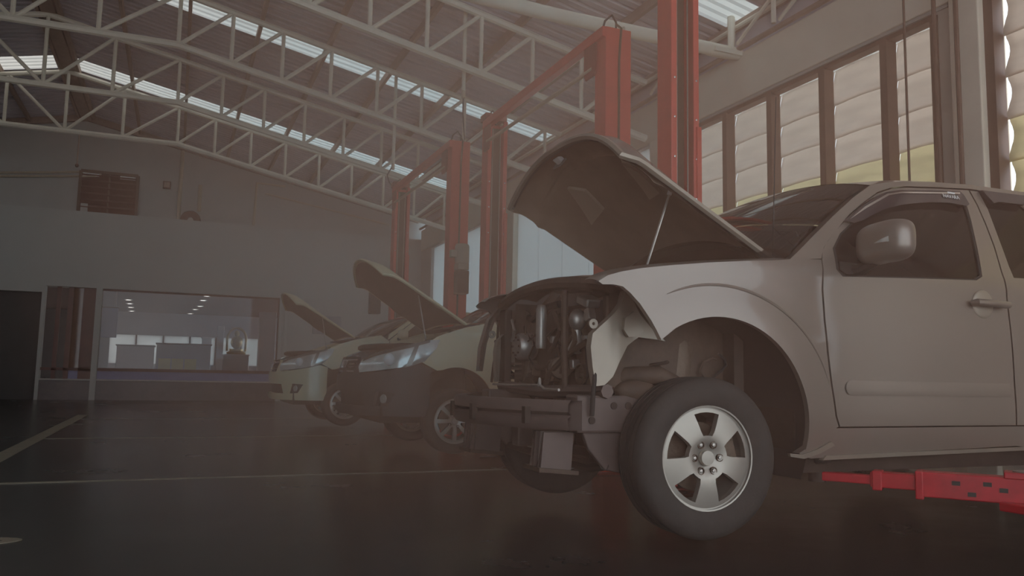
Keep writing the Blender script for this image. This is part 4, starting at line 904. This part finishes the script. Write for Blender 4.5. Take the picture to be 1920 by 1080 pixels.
hose([(1130, 620, .05), (1090, 655, 0), (1020, 690, 0), (960, 690, .05)], .012, 'grime_dark', 2.04)
for k in range(9):
    a = random.uniform(975, 1100); b = random.uniform(585, 660)
    hose([(a, b, 0), (a+random.uniform(-12, 12), b+20, -.02), (a+random.uniform(-25, 25), b+40, 0), (a+random.uniform(-25, 25), b+55, .03)], .006, random.choice(['black_rubber', 'grime', 'cast_iron']), 2.02)
for k in range(10):
    p = on_x(random.uniform(930, 1110), random.uniform(575, 700), 2.06); MB().box(p, (.05, random.uniform(.03, .08), random.uniform(.03, .08)), mat3=Matrix.Rotation(random.uniform(-.4, .4), 3, 'X')).build('engine_bracket', random.choice(['grime', 'cast_iron', 'cast_iron', 'aluminium']), pk, smooth=False, bevel=.008)
MB().tube([(1.95, YC-.62, .42), (2.1, YC-.2, .36), (2.1, YC+.2, .36), (1.95, YC+.62, .42)], .022, 8).build('anti_roll_bar', 'grime_dark', pk)
MB().prism([(2.06, .42), (2.10, .36), (2.5, .36), (2.5, .44)], lambda u, v, d: (u, YC-.36+d, v), .72).build('skid_plate', 'beam_metal', pk, smooth=False, bevel=.02)
MB().tube([(3.0, YC+.2, .38), (6.3, YC+.35, .42)], .03, 8).build('exhaust_pipe', 'steel', pk)
MB().bar((RWX, YS+.2, WZ), (RWX, 2*YC-YS-.2, WZ), .12, .14).build('rear_axle', 'cast_iron', pk, smooth=False)
for ch in list(pk.children): ch.matrix_parent_inverse = Matrix.Translation(-pk.location)
# ================================================================== CREAM SALOON CARS
def saloon(loc, label, bumper_mat, bumper_cream):
    car = empty('saloon_car', loc); tag(car, label, 'car', 'cream saloon cars on lifts'); b = .85
    n_ = 2.6
    def kz(z):
        P = [(.36, .93), (.48, 1.0), (.80, 1.0), (.95, .955), (1.10, .86), (1.25, .72)]
        for i in range(len(P)-1):
            if z <= P[i+1][0]: t = max(0, (z-P[i][0])/(P[i+1][0]-P[i][0])); return P[i][1]*(1-t)+P[i+1][1]*t
        return P[-1][1]
    def nose(ph, z, d=0.):
        c, s = max(0, math.cos(math.radians(ph))), math.sin(math.radians(ph)); q = 2/n_
        tk = .05*sm(z, .95, 1.3)
        return (-.15-(.80*kz(z)-d)*c**q, -math.copysign((b-tk-d)*abs(s)**q, s), z)
    def fs(x, z):
        y = b
        if x < -.15: y = b*max(0, 1-((-.15-x)/.80)**n_)**(1/n_)
        if x > 2.8: y = b*max(0, 1-((x-2.8)/.85)**3.2)**(1/3.2)
        t = max(0, z-1.30); y -= .50*t*t/(t+.05); y -= .05*sm(z, .95, 1.3); l = max(0, .7-z); y -= .3*l*l
        for ax in (0, 2.6):
            r = math.hypot(x-ax, z-.52); y += .015*(1-sm(r, .42, .5))
        return y
    def part(nm, outl, m_, holes=(), d=0., sp=.05, off=.025):
        mb = panel(outl, lambda u, v: (u, -fs(u, v)+d, v), sp, holes, (0, off, 0) if off else None); mb.build(nm, m_, car); mb.mirror(0).build(nm, m_, car)
    AF = arc(0, .52, .39, 118, -12, 22)
    part('front_fender', [(-.27, 1.14), (-.34, 1.0), (-.36, .96), (-.20, .875)]+AF[1:]+[(.60, .43), (.62, 1.30), (.5, 1.385), (.3, 1.345), (.1, 1.30), (-.1, 1.235), (-.2, 1.195)], 'cream_paint')
    beltA = [(.63, 1.33), (1.55, 1.36)]
    wf = [(.80, 1.37), (1.03, 1.55), (1.30, 1.67), (1.50, 1.70), (1.50, 1.37)]; wr_ = [(1.60, 1.37), (1.60, 1.70), (1.9, 1.69), (2.2, 1.61), (2.42, 1.47), (2.42, 1.38)]
    part('front_door', [(.63, .45), (1.55, .45), (1.55, 1.75), (1.30, 1.72), (1.0, 1.60), (.70, 1.375), (.63, 1.32)], 'cream_paint', [wf]); part('front_door_glass', wf, 'tint', d=.01, off=None)
    part('rear_door', [(1.56, .45), (2.15, .45), (2.22, .70), (2.36, .86), (2.52, .96), (2.52, 1.48), (2.22, 1.66), (1.9, 1.74), (1.56, 1.75)], 'cream_paint', [wr_]); part('rear_door_glass', wr_, 'tint', d=.01, off=None)
    part('rear_quarter', [(2.53, .92)]+arc(2.6, .52, .40, 100, 12, 14)+[(3.0, .50), (3.55, .52), (3.60, .9), (3.5, 1.27), (3.0, 1.34), (2.75, 1.40), (2.53, 1.49)], 'cream_paint')
    part('sill', [(.42, .36), (2.18, .36), (2.18, .45), (.42, .45)], 'cream_paint', off=.06)
    part('roof_rail', [(.60, 1.32), (.70, 1.39), (1.0, 1.61), (1.30, 1.73), (1.6, 1.76), (1.9, 1.75), (2.25, 1.66), (2.75, 1.41), (2.80, 1.43), (2.3, 1.70), (1.9, 1.79), (1.6, 1.80), (1.28, 1.765), (.96, 1.64), (.62, 1.40)], 'cream_paint', off=.05, sp=.03)
    TE = [(.96, 1.64), (1.28, 1.765), (1.6, 1.80), (1.9, 1.79), (2.3, 1.70)]
    def gl(E, v): k = v*(len(E)-1); i = min(int(k), len(E)-2); t = k-i; return E[i][0]*(1-t)+E[i+1][0]*t, E[i][1]*(1-t)+E[i+1][1]*t
    def froof2(u, v): x, z = gl(TE, v); s = 2*u-1; return (x-.08*(1-s*s)*(1-v)**2+.05*(1-s*s)*v*v, s*fs(x, z), z+.045*(1-s**4))
    MB().grid(froof2, 14, 10).build('roof', 'cream_paint', car)
    def fwin(u, v): s = 2*u-1; T = froof2(u, 0); B = (.58-.30*(1-s*s), s*(fs(.58, 1.36)-.02), 1.36+.02*(1-s*s)); k = .03*math.sin(math.pi*v); return (B[0]*(1-v)+T[0]*v-k, B[1]*(1-v)+T[1]*v, B[2]*(1-v)+T[2]*v+k)
    MB().grid(fwin, 14, 8).build('windscreen', 'screen_glass', car)
    def frw(u, v): s = 2*u-1; T = froof2(u, 1); B = (2.85+.08*(1-s*s), s*(fs(2.8, 1.38)-.02), 1.37+.03*(1-s*s)); return (B[0]*(1-v)+T[0]*v, B[1]*(1-v)+T[1]*v, B[2]*(1-v)+T[2]*v)
    MB().grid(frw, 14, 6).build('rear_glass', 'tint', car)
    MB().grid(lambda u, v: (2.85+.70*v, (2*u-1)*(fs(2.85+.65*v, 1.3)-.01), 1.37-.06*v*v+.03*(1-(2*u-1)**2)), 14, 6).build('boot_lid', 'cream_paint', car)
    MB().grid(lambda u, v: (3.52+.10*math.sin(math.pi*v)*.6-.12*abs(2*u-1)**3, (2*u-1)*.80, .50+.84*v), 14, 8).build('rear_bumper', 'cream_paint', car)
    MB().grid(lambda u, v: (.22-.30*v+.35*(2*u-1)**2*.8, (2*u-1)*.76, 1.355-.06*v), 12, 3).build('cowl', 'black_plastic', car)
    MB().grid(lambda u, v: (.40+.8*v, (2*u-1)*.74, 1.33-.3*v*v), 8, 4).build('dashboard', 'grime_dark', car)
    for y in (-.36, .36): MB().ball((1.45, y, 1.22), (.12, .23, .36), 12, 8, .7).build('seat_back', 'black_plastic', car)
    # front: bumper, grille, lamps
    top = [(78, .93), (70, .90), (60, .875), (45, .85), (30, .835), (26, .99), (20, 1.0)]
    bo = [(-84, .44), (84, .44), (84, .90)]+top+[(-p, z) for p, z in top[::-1]]+[(-84, .90)]
    sc_ = .012
    chart = lambda l: [(p*sc_, z) for p, z in l]
    def npart(nm, outl, m_, holes=(), d=0., sp=.05, off=.03, parent=car): return panel(chart(outl), lambda u, v: nose(u/sc_, v, d), sp, [chart(h) for h in holes], (off, 0, 0) if off else None).build(nm, m_, parent)
    gr = [(-21, .83), (21, .83), (23, .97), (19, 1.0), (-19, 1.0), (-23, .97)]
    lo = [(-38, .53), (38, .53), (34, .66), (-34, .66)]
    fg = [(45, .53), (58, .54), (64, .66), (48, .67)]; fg2 = [(-p, z) for p, z in fg]
    npart('front_bumper', bo, bumper_mat, [gr, lo, fg, fg2])
    g_ = npart('grille', gr, 'black_plastic', d=.03)
    for i in range(4): npart('grille_bar', [(-20, .85+i*.037), (20, .85+i*.037), (20, .862+i*.037), (-20, .862+i*.037)], 'chrome' if i in (0, 3) else 'lamp_dark', d=.012, off=.01, parent=g_)
    npart('grille_emblem', [(-5, .89), (5, .89), (6, .93), (4, .96), (-4, .96), (-6, .93)], 'chrome', d=.0, off=.01, parent=g_)
    npart('lower_grille', lo, 'black_plastic', d=.05)
    for f_ in (fg, fg2):
        q = npart('fog_recess', f_, 'black_plastic', d=.05)
        a0 = 53 if f_ is fg else -53; p = nose(a0, .60, .04); MB().lathe([(0, .012), (.04, .008), (.045, 0)], p, (-1, -.6 if a0 > 0 else .6, 0), 14).build('fog_lamp', 'lamp_lens', q)
    HLo = [(30, .845), (45, .862), (60, .885), (70, .905), (80, .96), (86.5, 1.09), (88, 1.17), (84, 1.165), (72, 1.125), (55, 1.075), (40, 1.03), (30, .985), (27, .90)]
    for s in (1, -1):
        P = lambda l: [(s*p, z) for p, z in l]
        h = npart('headlamp', P(HLo), 'lamp_lens', d=-.008, sp=.04)
        npart('lamp_surround', P([(30, .985), (40, 1.03), (55, 1.075), (72, 1.125), (84, 1.165), (84, 1.14), (72, 1.09), (55, 1.04), (40, .995), (31, .95)]), 'lamp_dark', d=-.012, sp=.04, off=None, parent=h)
        p = nose(s*56, .97, .0); MB().ball(p, (.055, .055, .06), 14, 10).build('projector', 'label_white', h)
        npart('lamp_divider', P([(70, .91), (74, .92), (77, 1.13), (74, 1.12)]), 'lamp_dark', d=-.012, off=None, parent=h)
    # engine bay
    MB().bounds(-.62, .2, -.55, .55, .55, 1.0).build('engine_bay', 'grime_dark', car, smooth=False, bevel=.03)
    MB().bounds(-.45, .1, -.3, .3, 1.0, 1.15).build('engine_cover', 'black_plastic', car, smooth=False, bevel=.04)
    MB().tube([nose(-80+i*10, 1.10, .12) for i in range(17)], .03, 6).build('slam_panel', 'grime_dark', car)
    for s in (1, -1):
        MB().grid(lambda u, v: (-.3+.55*u, s*(.78-.12*v), 1.17+.14*u-.06*v), 6, 2).build('wing_channel', 'cream_paint', car)
    # hood
    hi, tp = Vector((.13, 0, 1.35)), Vector((-.70, 0, 1.87)); dd = tp-hi; nn = Vector((dd.z, 0, -dd.x)).normalized(); nn = nn if nn.z > 0 else -nn
    def fh(u, v, off=0., ins=0.):
        s = 2*u-1; k = 1-abs(s)**2.4; wd = (.72-.10*v*v-ins); p = hi+dd*v+Vector((0, s*wd, 0))+nn*((.04+.06*v)*k+off); p += dd.normalized()*(.16*k*sm(v, .5, 1)-.05*(1-k)*v); p -= nn*.05*sm(v, .85, 1)**2; return p
    MB().grid(lambda u, v: fh(u, v), 26, 18).build('hood_skin', 'cream_paint', car)
    MB().grid(lambda u, v: fh(u, .02+.955*v, -.03-.012*math.exp(-((v-.75+.3*(2*u-1)**2)/.05)**2)-.012*math.exp(-((v-.25-.1*(2*u-1)**2)/.04)**2), .02), 30, 26).build('hood_inner_panel', 'under_hood', car)
    pth = [fh(0, i/14) for i in range(14)]+[fh(i/14, 1) for i in range(14)]+[fh(1, 1-i/14) for i in range(14)]+[fh(1-i/14, 0) for i in range(14)]
    MB().tube([p-nn*.014 for p in pth], .016, 6, closed=True).build('hood_hem', 'cream_paint', car)
    MB().tube([(-.25, -.62, 1.18), fh(.12, .55, -.03)], .007, 6).build('hood_prop', 'steel', car)
    for s in (1, -1):
        MB().ball((.78, s*.95, 1.40), (.07, .12, .075), 14, 10, .75).build('mirror_shell', 'cream_paint', car); MB().tube([(.78, s*.9, 1.36), (.76, s*.80, 1.34)], .03, 8).build('mirror_arm', 'black_plastic', car)
    MB().bounds(-.7, 3.3, -.72, .72, .38, .56).build('underbody', 'grime_dark', car, smooth=False)
    for x in (0, 2.6):
        for s in (-1, 1):
            m_ = MB().grid(lambda u, v: (x+.41*math.cos(math.pi*u), s*(.80-.4*v), .52+.41*math.sin(math.pi*u)), 14, 2).build('wheel_liner', 'black_plastic', car)
            wheel('wheel', car, x, s*.765, .40, .31, .20, .208, 8, side=s, lugs=4, kind='thin', n=36)
            MB().tube([(x, s*.45, .45), (x, s*.66, .40)], .04, 8).build('wheel_hub', 'cast_iron', car)
    return car
saloon((2.50, 8.25, 0), 'cream saloon car with a dark grey front bumper, behind the pickup nose', 'grey_plastic', False)
saloon((2.24, 12.35, 0), 'cream saloon car with a cream bumper, farthest from the camera', 'cream_paint', True)

# ================================================================== HAZE: volume added for the warm veiling glow
HZC, HZR = (2.25, 6.1, 2.2), (3.5, 5.6, 3.9)
hm = bpy.data.materials.new('haze'); hm.use_nodes = True; nt = hm.node_tree; nt.nodes.clear()
o_ = nt.nodes.new('ShaderNodeOutputMaterial'); vsn = nt.nodes.new('ShaderNodeVolumeScatter'); vsn.inputs['Color'].default_value = (1, .63, .47, 1); vsn.inputs['Anisotropy'].default_value = .0
tc = nt.nodes.new('ShaderNodeTexCoord'); mp = nt.nodes.new('ShaderNodeMapping'); mp.inputs['Scale'].default_value = tuple(1/r for r in HZR)
ln = nt.nodes.new('ShaderNodeVectorMath'); ln.operation = 'DOT_PRODUCT'; mr = nt.nodes.new('ShaderNodeMapRange'); mr.inputs['From Min'].default_value = 0; mr.inputs['From Max'].default_value = 1; mr.inputs['To Min'].default_value = .135; mr.inputs['To Max'].default_value = 0
nt.links.new(tc.outputs['Object'], mp.inputs[0]); nt.links.new(mp.outputs[0], ln.inputs[0]); nt.links.new(mp.outputs[0], ln.inputs[1]); nt.links.new(ln.outputs['Value'], mr.inputs[0]); nt.links.new(mr.outputs[0], vsn.inputs['Density'])
nt.links.new(vsn.outputs[0], o_.inputs['Volume']); M['haze'] = hm
hz_ = MB().ball((0, 0, 0), HZR, 40, 24).build('haze', 'haze'); hz_.location = HZC; tag(hz_, 'warm veil of added haze around the cars in the middle of the hall', 'haze', kind='stuff')
